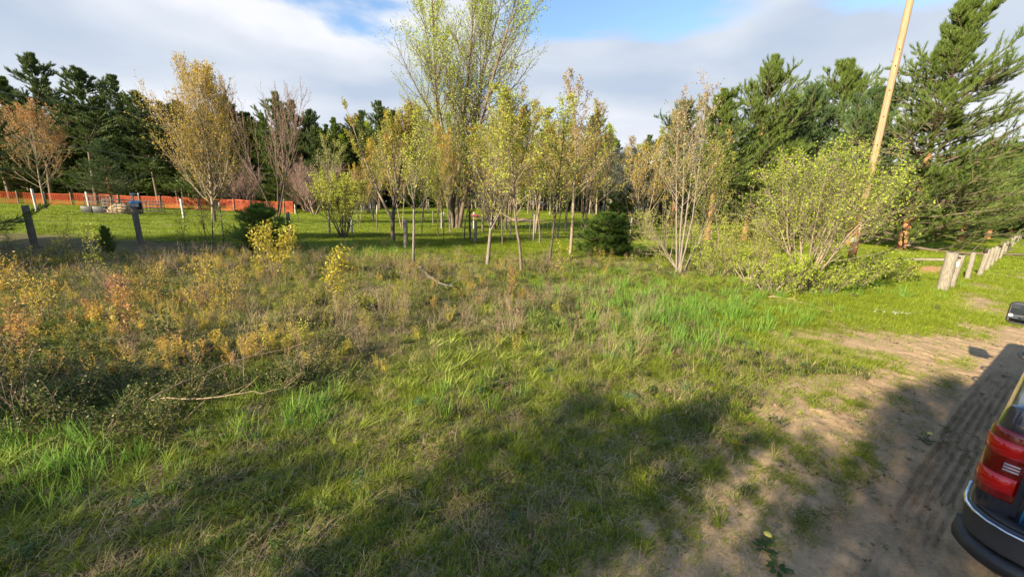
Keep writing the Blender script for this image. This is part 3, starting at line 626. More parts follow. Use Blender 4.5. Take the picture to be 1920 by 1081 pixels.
P(kp_big, 1688, -2, 30, 'biggest dense pine behind the wooden pole, its tip at the top of the picture', .4, 1.0)
P(kp_mid[1], 1325, 170, 31, 'pine with a bare orange trunk and a flat topped crown behind the bare grey trunks', .3, 1.1)
P(kp_mid[0], 1395, 100, 33, 'pointed pine rising above its neighbours left of the lime shrub', 1.2, .92, lean=(0.0, .06))
P(kp_mid[2], 1470, 160, 36, 'rounded pine between the pointed pine and the pole', 2.2, 1.0)
P(kp_mid[0], 1530, 115, 39, 'pine with two ragged tips left of the pole', 3.2, 1.0)
P(kp_mid[2], 1590, 165, 32, 'full pine directly left of the pole behind the lime shrub', 4.2, 1.15)
P(kp_mid[0], 1435, 190, 44, 'pine filling the gap behind the pointed pine', 5.0, 1.2)
P(kp_mid[2], 1260, 190, 50, 'small crowned pine far behind the bare grey trunks', 5.6, 1.0)
P(kp_mid[0], 1800, 262, 44, 'spreading low pine right of the biggest pine', 1.0, 1.35)
P(kp_mid[2], 1850, 268, 58, 'wide pine beside the row of roadside posts', 2.0, 1.4)
P(kp_mid[0], 1895, 278, 75, 'far pine at the right edge above the last posts', 3.0, 1.4)
P(kp_mid[2], 1935, 262, 60, 'pine cut by the right edge of the picture', 4.0, 1.4)
P(kp_mid[0], 1758, 300, 52, 'low pine standing in the shade behind the biggest pine', 4.4, 1.3)
P(kp_bush, 1138, 400, 0, 'round bright green pine bush on the lawn edge', .5, 1.75, py=478, cat='pine bush', name='pine_bush')
P(kp_soft, 492, 385, 0, 'soft dark little pine behind the yellow sapling', .5, 1.8, py=474, cat='pine bush', name='pine_bush')
P(kp_mid[2], 212, 262, 44, 'short bright green pine before the dark wood above the cage feeders', .9, 1.05)
P(kp_soft, 205, 425, 0, 'tiny scruffy pine between the old posts', 2.5, .8, py=475, cat='pine bush', name='pine_bush')
P(kp_soft, 1160, 340, 52, 'light green young pine at the wood edge behind the round bush', 3.5, 1.2)
# left and middle wood, one by one along its front
front = [(-45, 100), (20, 82), (58, 150), (98, 100), (140, 165), (182, 128), (222, 185), (262, 145), (298, 175), (345, 190), (395, 200), (440, 180), (480, 215), (535, 178), (568, 190), (602, 238), (640, 225), (680, 208), (712, 190)]
place_w = ['cut by the left edge', 'with its tip nearest the left edge', 'second from the left edge, in shade', 'tall and ragged above the small orange tree', 'lower, right of the ragged tall one', 'with a forked tip above the short bright pine',
           'lower one above the short bright pine', 'broad, left of the golden maple', 'touching the left side of the golden maple', 'hidden behind the left of the golden maple', 'behind the middle of the golden maple', 'behind the right of the golden maple',
           'behind the pinkish whip twigs', 'bushy topped right of the pinkish whip twigs', 'leaning against the bushy topped one', 'low in the dip of the skyline', 'right of the skyline dip', 'left of the forked orange tree', 'behind the forked orange tree']
for i, ((px, yt), wd) in enumerate(zip(front, place_w)):
    P(kp_far[[1, 0, 3, 0, 1, 2, 3, 1, 0, 1, 3, 0, 1, 3, 1, 0, 3, 1, 0][i]], px, yt, 58 + (i * 7 % 5) * 2.0, 'dark wood pine ' + wd, i * 1.7, 1.05 + .12 * (i % 3), group='dark pines of the left wood')
mid = [(985, 225, 'behind the straight thin brown trunk'), (1020, 240, 'behind the thin dark stemmed tree'), (1100, 212, 'behind the tall slender pale tree'), (1140, 262, 'left of the whitish blossom'), (1195, 255, 'above the whitish blossom'), (930, 262, 'behind the forked young maple'), (1235, 262, 'at the right end of the middle wood'),
       (870, 280, 'behind the willow trunk'), (1060, 262, 'low between thin trunks'), (800, 262, 'just left of the willow'), (760, 268, 'at the left end of the middle wood')]
for i, (px, yt, wd) in enumerate(mid):
    P(kp_far[(i * 3 + 1) % 4], px, yt, 84 + (i % 3) * 3, 'far pine of the middle wood ' + wd, i * 2.1, 1.15, group='far pines of the middle wood')
# slim trunks and young leaves of the middle wood
km = [TreeKind('wood_tree', deciduous(12, 140 + i, rtr=.13, crown0=[.35, .25, .3, .2][i], n1=26, n2=8, n3=3, ang1=.7, up1=.5, l1=.22, leaf=.17, nleaf=3, lspread=.14, twig=.010, profile=oval), ['bark_tan', 'bark_brown', 'bark_grey', 'bark_brown'][i], ['olive', 'tanleaf', 'gold', 'lime'][i]) for i in range(4)]
for i, (px, yt, dp, kk, lb) in enumerate([(830, 262, 33, 3, 'lime young tree just left of the willow trunk'), (795, 300, 40, 0, 'low olive tree left of the willow'), (905, 235, 30, 0, 'olive tree behind the forked young maple'), (948, 225, 34, 2, 'golden budding tree right of the willow trunk'),
        (1003, 205, 31, 0, 'airy olive tree between the two thin straight trees'), (1060, 230, 36, 2, 'golden green tree behind the tall slender pale one'), (1098, 215, 40, 1, 'tan leaved tree right of the tall slender pale one'), (700, 262, 38, 2, 'golden tree left behind the forked orange tree'),
        (865, 215, 40, 3, 'lime tree half hidden behind the willow stems'), (1130, 250, 44, 1, 'tan twiggy tree above the round pine bush')]):
    b = atd(px, dp); km[kk].place('field_tree', b, topz(b, yt), lb, 'tree', i * .7, 'small trees round the willow', 1.25)
kt = [TreeKind('thin_tree', deciduous(7.5, 180 + i, stems=1 + i % 2, rtr=.05, crown0=.3, n1=26, n2=7, n3=3, ang1=.6, up1=.7, l1=.24, leaf=.075, nleaf=3, lspread=.05, twig=.006, wob=.2, forks=1, stemspread=.15), ['bark_brown', 'bark_tan', 'bark_dark'][i], ['olive', 'gold', 'redgreen'][i]) for i in range(3)]
for i, (px, yt, dp, lb) in enumerate([(708, 240, 27, 'thin budding tree just left of the forked orange tree'), (755, 255, 31, 'thin tree between the forked orange tree and the very thin pale one'), (790, 235, 26, 'thin tree right beside the very thin pale one'), (822, 285, 24, 'thin low tree left of the willow trunk'),
        (846, 220, 28, 'thin tall tree before the left willow stems'), (870, 255, 23, 'thin tree left of the forked young maple'), (942, 200, 21, 'thin tree right of the forked young maple'), (960, 250, 27, 'thin tree just left of the straight brown trunk'), (992, 230, 24, 'thin tree just right of the straight brown trunk'),
        (1012, 195, 22, 'thin tall tree left of the thin dark stem'), (1046, 225, 27, 'thin tree right of the thin dark stem'), (1088, 200, 25, 'thin tree above the left side of the round pine bush'), (1112, 245, 33, 'thin tree behind the round pine bush'), (1205, 250, 34, 'thin tree between the pine bush and the bare grey trunks'),
        (1245, 215, 24, 'thin tree just left of the bare grey trunks'), (1345, 260, 23, 'thin tree just right of the bare grey trunks'), (672, 290, 30, 'thin tree right of the many stemmed shrub'), (560, 320, 34, 'thin tree at the right end of the orange netting')]):
    b = atd(px, dp); kt[i % 3].place('thin_tree', b, topz(b, yt), lb, 'tree', i * 1.9, 'thin young trees growing before the willow and the wood', 1.0 + .15 * (i % 2))
kbl = TreeKind('blossom_tree', deciduous(9, 150, stems=4, rtr=.12, crown0=.2, n1=16, n2=8, n3=5, ang1=.7, up1=.4, l1=.34, leaf=.17, nleaf=7, lspread=.1, stemspread=.3, twig=.01), 'bark_grey', 'blossom')
wt_ = [(700, 300), (745, 322), (772, 290), (800, 300), (825, 262), (850, 300), (885, 312), (905, 255), (935, 285), (955, 238), (968, 272), (995, 252), (1012, 285), (1048, 268), (1075, 240), (1090, 300), (1118, 262), (1135, 235), (1165, 278), (1212, 262), (1245, 275), (1280, 270), (1350, 300), (660, 310), (1225, 330)]
for i, (px, yt) in enumerate(wt_):
    dp = 60 + (i * 5 % 7) * 2
    b = atd(px, dp)
    km[(i * 3) % 4 if px > 900 else (3 if i % 2 else 0)].place('wood_tree', b, topz(b, yt), 'slender young tree of the middle wood, %s' % (
        ['left of the forked orange tree', 'under the forked orange tree crown', 'left below the willow', 'close left of the willow', 'against the left willow stems', 'behind the willow base', 'right behind the willow base', 'above the brown leafless bush', 'right of the brown leafless bush', 'with its top beside the willow', 'behind the straight brown trunk',
         'right of the straight brown trunk', 'left of the thin dark stem', 'right of the thin dark stem', 'behind the tall pale slender tree', 'right of the tall pale slender tree', 'left above the round pine bush', 'above the round pine bush', 'left beside the blossom', 'right beside the blossom', 'right of the blossom', 'behind the bare grey trunks', 'right behind the bare grey trunks', 'right of the many stemmed shrub', 'low, below the blossom'][i]), 'tree', i * 1.1, 'slender trees along the middle wood', 1.0)
for i, (px, yt, lb) in enumerate([(1185, 265, 'whitish blossoming tree at the wood edge above the round pine bush'), (1225, 285, 'smaller whitish blossoming tree left of the bare grey trunks'), (1150, 330, 'low whitish blossoming tree left of the taller one')]):
    b = atd(px, 50 + i * 3); kbl.place('blossom_tree', b, topz(b, yt), lb, 'tree', i * 2.0, wide=1.1)
for i, (px, yt, dp, lb) in enumerate([(575, 300, 54, 'leafless reddish tree under the skyline dip'), (690, 320, 50, 'leafless reddish bush behind the many stemmed shrub'), (455, 300, 52, 'leafless brush right behind the golden maple')]):
    b = atd(px, dp)
    if i == 0: kbr = TreeKind('bare_bush', deciduous(7, 160, stems=7, rtr=.1, crown0=.1, n1=13, n2=8, n3=5, ang1=.55, up1=.5, l1=.45, leaf=.05, nleaf=0, stemspread=.5, twig=.017), 'bark_pink', 'bud')
    kbr.place('bare_bush', b, topz(b, yt), lb, 'bush', i * 2.0, wide=1.2)
# trees standing behind the photographer: they throw the shade over the near ground
ks = [TreeKind('shade_tree', deciduous(9, 170 + i, stems=2 + i, rtr=.16, crown0=.15, n1=26, n2=9, n3=4, ang1=.7, up1=.4, l1=.3, leaf=.12, nleaf=[2, 6][i], lspread=.12, twig=.012, profile=oval, stemspread=.2), 'bark_brown', 'olive') for i in range(2)]
sdir = np.array([sd.x, sd.y]) / math.hypot(sd.x, sd.y)
def shade_tree(px, py, h, k, label, rz, wide=1.0):
    t = at(px, py); d = h / math.tan(SUN_EL)
    x, y = t[0] + sdir[0] * d, t[1] + sdir[1] * d
    return k.place('tree' , (x, y, gh(x, y)), h, label, 'tree', rz, None, wide)
shade_tree(1610, 695, 5.2, ks[1], 'leafy tree behind the photographer, nearest the road', 0, 1.25)
shade_tree(1380, 905, 6.5, ks[0], 'tree behind the photographer, left of the one by the road', 1, 1.3)
shade_tree(1000, 875, 6.0, ks[0], 'broad tree behind the photographer in the middle', 2, 1.3)
shade_tree(520, 735, 5.5, ks[1], 'leafy tree behind and left of the photographer', 3, 1.2)
shade_tree(180, 655, 6.5, ks[0], 'tree far behind to the left of the photographer', 4, 1.3)
shade_tree(780, 442, 9, kp_mid[0], 'pine out of view on the left whose shadow crosses the field', 5, 1.2)
shade_tree(400, 455, 9, kp_mid[2], 'pine out of view on the left near the old posts', 6, 1.3)
shade_tree(600, 460, 8, kp_mid[2], 'second pine out of view on the left', 2, 1.3)
shade_tree(1000, 450, 9, kp_mid[0], 'third pine out of view behind on the left', 3, 1.3)

# ------------------------------------------------------------------ a mass of pines deeper in the wood
def hidden(name, objs):
    c = bpy.data.collections.new(name)
    for o in objs: c.objects.link(o)
    return c
def scatter(name, pos, rz, sc, tint, coll, kind='stuff', idx=None, tilt=None, mat=None, parent=None):
    me = bpy.data.meshes.new(name); me.vertices.add(len(pos)); me.vertices.foreach_set('co', np.asarray(pos, np.float32).ravel())
    n = len(pos)
    for nm, v in (('rz', rz), ('sc', sc), ('tint', tint), ('tx', tilt[0] if tilt is not None else np.zeros(n)), ('ty', tilt[1] if tilt is not None else np.zeros(n))):
        a = me.attributes.new(nm, 'FLOAT', 'POINT'); a.data.foreach_set('value', np.asarray(v, np.float32))
    a = me.attributes.new('idx', 'INT', 'POINT'); a.data.foreach_set('value', np.asarray(rng.integers(0, 999, n) if idx is None else idx, np.int32))
    if mat: me.materials.append(mat)
    o = obj(name, me, parent)
    g = bpy.data.node_groups.new(name, 'GeometryNodeTree')
    g.interface.new_socket('Geometry', in_out='INPUT', socket_type='NodeSocketGeometry'); g.interface.new_socket('Geometry', in_out='OUTPUT', socket_type='NodeSocketGeometry')
    gi = g.nodes.new('NodeGroupInput'); go = g.nodes.new('NodeGroupOutput')
    ci = g.nodes.new('GeometryNodeCollectionInfo'); ci.inputs['Collection'].default_value = coll; ci.inputs['Separate Children'].default_value = True; ci.inputs['Reset Children'].default_value = True
    ip = g.nodes.new('GeometryNodeInstanceOnPoints')
    def na(nm, ty='FLOAT'):
        q = g.nodes.new('GeometryNodeInputNamedAttribute'); q.data_type = ty; q.inputs[0].default_value = nm; return q.outputs[0]
    cx = g.nodes.new('ShaderNodeCombineXYZ'); g.links.new(na('tx'), cx.inputs[0]); g.links.new(na('ty'), cx.inputs[1]); g.links.new(na('rz'), cx.inputs[2])
    er = g.nodes.new('FunctionNodeEulerToRotation'); g.links.new(cx.outputs[0], er.inputs[0])
    g.links.new(gi.outputs[0], ip.inputs['Points']); g.links.new(ci.outputs[0], ip.inputs['Instance']); ip.inputs['Pick Instance'].default_value = True
    g.links.new(na('idx', 'INT'), ip.inputs['Instance Index']); g.links.new(er.outputs[0], ip.inputs['Rotation']); g.links.new(na('sc'), ip.inputs['Scale'])
    g.links.new(ip.outputs[0], go.inputs[0])
    mo = o.modifiers.new('scatter', 'NODES'); mo.node_group = g
    tag(o, kind=kind); return o
def merged(k, nm):
    """one object holding trunk, branches and needles of a kind, for the far mass"""
    import bmesh
    mats = [k.trunk.materials[0], k.branch.materials[0], k.leaf.materials[0]]; bm = bmesh.new(); lay = None
    me = bpy.data.meshes.new(nm); 
    Vs = []; Ls = []; St = []; Mi = []; Rn = []; n = 0; ln = 0
    for j, q in enumerate((k.trunk, k.branch, k.leaf)):
        v = np.empty(len(q.vertices) * 3, np.float32); q.vertices.foreach_get('co', v); Vs.append(v)
        l = np.empty(len(q.loops), np.int32); q.loops.foreach_get('vertex_index', l); Ls.append(l + n)
        s_ = np.empty(len(q.polygons), np.int32); q.polygons.foreach_get('loop_start', s_); St.append(s_ + ln); Mi.append(np.full(len(s_), j, np.int32))
        r_ = np.zeros(len(q.vertices), np.float32)
        if j == 2: q.attributes['rnd'].data.foreach_get('value', r_)
        Rn.append(r_); n += len(q.vertices); ln += len(q.loops)
    me.vertices.add(n); me.vertices.foreach_set('co', np.concatenate(Vs)); me.loops.add(ln); me.loops.foreach_set('vertex_index', np.concatenate(Ls))
    st = np.concatenate(St); me.polygons.add(len(st)); me.polygons.foreach_set('loop_start', st); me.polygons.foreach_set('material_index', np.concatenate(Mi))
    a = me.attributes.new('rnd', 'FLOAT', 'POINT'); a.data.foreach_set('value', np.concatenate(Rn))
    for q in mats: me.materials.append(q)
    me.update(calc_edges=True); bm.free()
    return bpy.data.objects.new(nm, me)
fc = hidden('far_pines', [merged(k, 'far_pine') for k in kp_far])
pts = []
r_ = np.random.default_rng(5)
for row, (d0, n) in enumerate([(66, 42), (74, 46), (84, 50)]):
    for i in range(n):
        px = -160 + (i + r_.random()) / n * 960
        p = atd(px, d0 + r_.uniform(-3, 3) * (1 if px < 700 else 1)); pts.append([p[0], p[1], p[2], r_.uniform(.60, .82)])
for i in range(50):
    px = 640 + i * 13.5; p = atd(px, 98 + r_.uniform(-6, 12)); pts.append([p[0], p[1], p[2], r_.uniform(.55, .75)])
for i in range(230):
    px = -200 + i * 9.4; dd = r_.uniform(72, 92) if px < 700 else r_.uniform(94, 125); p = atd(px, dd); pts.append([p[0], p[1], p[2] - .3, r_.uniform(.22, .42)])
for i in range(60):
    px = 1650 + i * 7; p = atd(px, r_.uniform(66, 110)); pts.append([p[0], p[1], p[2], r_.uniform(.35, .6)])
for i in range(30):
    px = 1270 + i * 20; p = atd(px, 66 + r_.uniform(-6, 8)); pts.append([p[0], p[1], p[2], r_.uniform(.35, .5)])
pts = np.array(pts)
idx_ = r_.integers(0, 4, len(pts)); idx_[pts[:, 3] < .45] = 3
o = scatter('pine_wood', pts[:, :3], r_.random(len(pts)) * 6.28, pts[:, 3], r_.random(len(pts)), fc, idx=idx_)
tag(o, 'deeper rows of dark pines closing off the field behind the front trees', 'wood')

# ------------------------------------------------------------------ pickup truck
TC2 = np.array([2.61, 1.865]); TW = 2.03
truck = empty('pickup_truck', (TC2[0], TC2[1], 0.0), math.atan2(HU[1], HU[0])); truck.scale = (1, 1, .92)
tag(truck, 'black pickup truck parked on the sandy road, seen at its rear left corner', 'pickup truck')
mt = {'paint': gloss('truck_paint', (.010, .014, .028), .16, 0, 1, dirt=.22), 'black': gloss('black_plastic', (.02, .02, .022), .5, dirt=.3), 'chrome': gloss('chrome', (.75, .76, .78), .12, 1),
      'glass': gloss('dark_glass', (.02, .025, .03), .06, 0, 1), 'cover': gloss('cover_vinyl', (.07, .075, .085), .30, 0, .5, dirt=.1), 'red': gloss('lamp_red', (.55, .003, .006), .12, 0, .6),
      'darkred': gloss('lamp_dark_red', (.16, .003, .005), .15, 0, .6), 'clear': gloss('lamp_clear', (.50, .40, .41), .15, .3), 'tyre': rough_mat('tyre_rubber', [(.3, (.012, .012, .012)), (.7, (.05, .045, .04))], (1, 1, 1), 12, .5),
      'rim': gloss('rim_metal', (.4, .41, .42), .3, .9), 'blue': gloss('decal_blue', (.02, .26, .62), .3, 0, .3), 'navy': gloss('decal_trees', (.004, .012, .03), .4), 'bumper': gloss('bumper_metal', (.07, .072, .08), .38, .5, dirt=.3),
      'white': gloss('white_line', (.75, .77, .8), .4), 'sky': gloss('mirror_glass', (.25, .28, .32), .04, 1), 'lamp': gloss('round_lamp', (.9, .88, .82), .2)}
def ring(off, L=5.75, r0=.09, r1=.4, n=7, x0=0.0):
    pts = []
    for cx, cy, r, a0 in ((r0, -r0, r0, 90), (r0, -TW + r0, r0, 180), (L - r1, -TW + r1, r1, 270), (L - r1, -r1, r1, 0)):
        for i in range(n):
            a = math.radians(a0 + 90 * i / (n - 1)); rr = r + off
            pts.append([cx + rr * math.cos(a) + x0, cy + rr * math.sin(a)])
    return np.array(pts)
def loft(rings, zs, cap=True):
    V = []; n = len(rings[0])
    for rg, z in zip(rings, zs):
        zz = z if np.ndim(z) else np.full(n, z); V.append(np.column_stack([rg, zz]))
    Q = [[k * n + i, k * n + (i + 1) % n, (k + 1) * n + (i + 1) % n, (k + 1) * n + i] for k in range(len(rings) - 1) for i in range(n)]
    V = np.concatenate(V); T = []
    if cap:
        V = np.concatenate([V, [V[-n:].mean(0)], [V[:n].mean(0)]]); c = len(V) - 2; b0 = (len(rings) - 1) * n
        T = [[b0 + i, b0 + (i + 1) % n, c] for i in range(n)] + [[(i + 1) % n, i, c + 1] for i in range(n)]
    return V, Q, T
offs = [-.06, -.01, .005, .014, .015, .012, .004, -.008, -.02, -.04]; zs = [.48, .52, .62, .78, .95, 1.12, 1.26, 1.34, 1.375, 1.385]
def hood(z, rg):
    return np.where(rg[:, 0] > 4.3, z - (z - .5) * np.clip((rg[:, 0] - 4.3) / 8.0, 0, .3) - .0, z)
rgs = [ring(o_) for o_ in offs]
V, Q, T = loft(rgs, [hood(z, rg) for z, rg in zip(zs, rgs)])
body = MB().add(V, Q, T).build('body', mt['paint'], truck, smooth=True)
cut = MB()
for ax in (1.05, 4.85):
    cut.tube([[ax, .3, .45], [ax, -TW - .3, .45]], .46, 28)
cut = cut.build('cutter', None)
cut.parent = truck
bo = body.modifiers.new('arches', 'BOOLEAN'); bo.operation = 'DIFFERENCE'; bo.object = cut; bo.solver = 'EXACT'
bpy.context.view_layer.update()
dg = bpy.context.evaluated_depsgraph_get()
nm = bpy.data.meshes.new_from_object(body.evaluated_get(dg)); body.modifiers.clear(); body.data = nm; nm.name = 'body'
nm.polygons.foreach_set('use_smooth', np.ones(len(nm.polygons), bool))
es = body.modifiers.new('split', 'EDGE_SPLIT'); es.split_angle = math.radians(38)
bpy.data.objects.remove(cut)
# cab
def rect(x0, x1, y0, y1, r=.12, n=5):
    pts = []
    for cx, cy, a0 in ((x0 + r, y1 - r, 90), (x0 + r, y0 + r, 180), (x1 - r, y0 + r, 270), (x1 - r, y1 - r, 0)):
        for i in range(n):
            a = math.radians(a0 + 90 * i / (n - 1)); pts.append([cx + r * math.cos(a), cy + r * math.sin(a)])
    return np.array(pts)
V, Q, T = loft([rect(1.78, 4.35, -TW + .07, -.07), rect(1.82, 4.1, -TW + .12, -.12), rect(1.95, 3.6, -TW + .25, -.25), rect(2.05, 3.45, -TW + .33, -.33)], [1.36, 1.5, 1.84, 1.90])
MB().add(V, Q, T).build('cab', mt['paint'], truck, smooth=True).modifiers.new('split', 'EDGE_SPLIT').split_angle = math.radians(40)
for sgn in (0, 1):
    fy = lambda y: y if sgn == 0 else -TW - y
    for x0, x1 in ((2.1, 2.72), (2.8, 3.55)):
        g_ = MB(); V = [[x0, fy(-.10), 1.44], [x1 + (.25 if x1 > 3 else 0), fy(-.10), 1.44], [x1 - (.02 if x1 > 3 else 0), fy(-.222), 1.80], [x0 + .05, fy(-.222), 1.80]]
        V = V + [[a, b + (-.02 if sgn == 0 else .02), c] for a, b, c in V]
        g_.add(V, [[0, 1, 2, 3], [7, 6, 5, 4], [0, 4, 5, 1], [1, 5, 6, 2], [2, 6, 7, 3], [3, 7, 4, 0]]).build('window', mt['glass'], truck)
MB().add([[1.785, -1.7, 1.46], [1.785, -.33, 1.46], [1.92, -.42, 1.80], [1.92, -1.61, 1.80], [1.84, -1.7, 1.46], [1.84, -.33, 1.46], [1.97, -.42, 1.80], [1.97, -1.61, 1.80]], [[0, 1, 2, 3], [7, 6, 5, 4], [0, 4, 5, 1], [1, 5, 6, 2], [2, 6, 7, 3], [3, 7, 4, 0]]).build('rear_window', mt['glass'], truck)
MB().add([[4.16, -1.8, 1.45], [4.16, -.23, 1.45], [3.68, -.33, 1.81], [3.68, -1.7, 1.81], [4.1, -1.8, 1.45], [4.1, -.23, 1.45], [3.62, -.33, 1.81], [3.62, -1.7, 1.81]], [[3, 2, 1, 0], [4, 5, 6, 7], [0, 1, 5, 4], [1, 2, 6, 5], [2, 3, 7, 6], [3, 0, 4, 7]]).build('windscreen', mt['glass'], truck)
# shells that follow the rear corner
def path(off, xf, yr, r=.09, n=9):
    p = [[xf, off]]
    for i in range(n):
        a = math.radians(90 + 90 * i / (n - 1)); p.append([r + (r + off) * math.cos(a), -r + (r + off) * math.sin(a)])
    if yr < -r - .001: p.append([-off, yr])
    return np.array(p)
def shell(prof, xf, yr, r=.09, mirror=False, n=9, close=True, side=0.0):
    """sweep the (offset, z) profile round the rear left corner"""
    m_ = len(prof); rows = [np.column_stack([path(o_, xf, yr + side, r, n) - [0, side], np.full(n + (2 if yr < -r - .001 else 1), z)]) for o_, z in prof]
    V = np.stack(rows); k = V.shape[1]; V = V.reshape(-1, 3)
    Q = [[a * k + i, a * k + i + 1, ((a + 1) % m_) * k + i + 1, ((a + 1) % m_) * k + i] for a in range(m_ if close else m_ - 1) for i in range(k - 1)]
    T = []
    for i in (0, k - 1):
        for a in range(1, m_ - 1): T.append([i, a * k + i, (a + 1) * k + i] if i else [i, (a + 1) * k + i, a * k + i])
    if mirror: V = V * [1, -1, 1] - [0, TW, 0]; Q = [x_[::-1] for x_ in Q]; T = [x_[::-1] for x_ in T]
    return V, Q, T
for mir in (False, True):
    lampo = MB().add(*shell([(.0, .83), (.014, .832), (.019, .85), (.020, 1.05), (.018, 1.22), (.010, 1.245), (0, 1.25)], .11, -.128, r=.09, mirror=mir)).build('tail_light', mt['darkred'], truck, smooth=True)
    for (z0, z1) in ((1.09, 1.19), (.875, .985)):
        MB().add(*shell([(.01, z0), (.0205, z0 + .004), (.0225, z0 + .05), (.0215, z1 - .004), (.01, z1)], .075, -.118, r=.09, mirror=mir)).build('lens', mt['red'], lampo, smooth=True)
    for zz in (1.022, 1.040, 1.058):
        MB().box((-.018, -.088 if not mir else -TW + .088, zz), (.012, .055, .011)).build('reverse_lens', mt['clear'], lampo)
# black cap on the corner of the bed, and the tailgate
tg = MB(); tg.box((-.002, -TW / 2, 1.03), (.05, TW - .30, .62)); tgo = tg.build('tailgate', mt['paint'], truck, bevel=.012)
MB().box((-.03, -TW / 2, 1.358), (.10, TW - .36, .035)).build('tailgate_cap', mt['black'], tgo, bevel=.01)
MB().box((-.048, -TW / 2, 1.18), (.03, .26, .09)).build('tailgate_handle', mt['black'], tgo, bevel=.008)
MB().box((.012, -.139, 1.03), (.05, .016, .62)).build('gap_trim', mt['black'], truck)
dc = MB().box((-.0295, -.325, .90), (.004, .32, .30)).build('blue_decal', mt['blue'], tgo)
tr_ = MB(); rr = random.Random(3)
for i in range(13):
    y = -.180 - i * .0245; hh = rr.uniform(.03, .085); z0 = .76
    for k in range(3):
        zb = z0 + hh * (.15 + .27 * k); w_ = (.016 - .004 * k)
        tr_.add([[-.0330, y - w_, zb], [-.0330, y + w_, zb], [-.0330, y, zb + hh * .42], [-.0310, y - w_, zb], [-.0310, y + w_, zb], [-.0310, y, zb + hh * .42]], None, [[0, 2, 1], [3, 4, 5]])
    tr_.box((-.0325, y, z0 + hh * .1), (.002, .004, hh * .2))
tr_.box((-.0325, -.325, .762), (.002, .31, .012)).build('tree_print', mt['navy'], dc)
# bumper
bp = [(.0, .54), (.085, .54), (.105, .56), (.112, .64), (.112, .712), (.10, .725), (.0, .74)]
for mir in (False, True):
    bpo = MB().add(*shell(bp, .34, -TW / 2, r=.13, mirror=mir, n=6, side=.085)).build('bumper', mt['bumper'], truck, smooth=True)
    bpo.modifiers.new('split', 'EDGE_SPLIT').split_angle = math.radians(35)
    MB().add(*shell([(.02, .728), (.085, .7265), (.098, .730), (.09, .744), (.02, .75)], .34, -TW / 2 + .32, r=.13, mirror=mir, n=6, side=.085)).build('step_pad', mt['black'], bpo, smooth=True)
    MB().add(*shell([(.105, .698), (.1225, .700), (.1235, .709), (.110, .716)], .34, -TW / 2, r=.13, mirror=mir, n=6, side=.085)).build('chrome_strip', mt['chrome'], bpo, smooth=True)
    MB().add(*shell([(.02, .42), (.095, .425), (.130, .46), (.125, .528), (.02, .535)], .20, -.42, r=.13, mirror=mir, n=6, side=.085)).build('corner_step', mt['black'], bpo, smooth=True)
MB().box((.05, -TW / 2, .44), (.08, .5, .08)).build('hitch', mt['black'], truck, bevel=.01)
# bed cover
cv = loft([rect(.07, 1.72, -TW + .13, -.13, .11, 7), rect(.06, 1.73, -TW + .12, -.12, .11, 7), rect(.065, 1.725, -TW + .125, -.125, .11, 7), rect(.09, 1.70, -TW + .15, -.15, .10, 7)], [1.387, 1.390, 1.425, 1.436])
cvo = MB().add(*cv).build('bed_cover', mt['cover'], truck, smooth=False)
for r_in, hw_ in ((.10, .004), (.17, .003)):
    a_r = rect(.07 + r_in, 1.72 - r_in, -TW + .13 + r_in, -.13 - r_in, .07, 7); b_r = rect(.07 + r_in + hw_ * 2, 1.72 - r_in - hw_ * 2, -TW + .13 + r_in + hw_ * 2, -.13 - r_in - hw_ * 2, .065, 7)
    n_ = len(a_r); V = np.concatenate([np.column_stack([a_r, np.full(n_, 1.4385)]), np.column_stack([b_r, np.full(n_, 1.4385)])])
    MB().add(V, [[i, (i + 1) % n_, n_ + (i + 1) % n_, n_ + i] for i in range(n_)]).build('cover_seam', mt['white'], cvo)
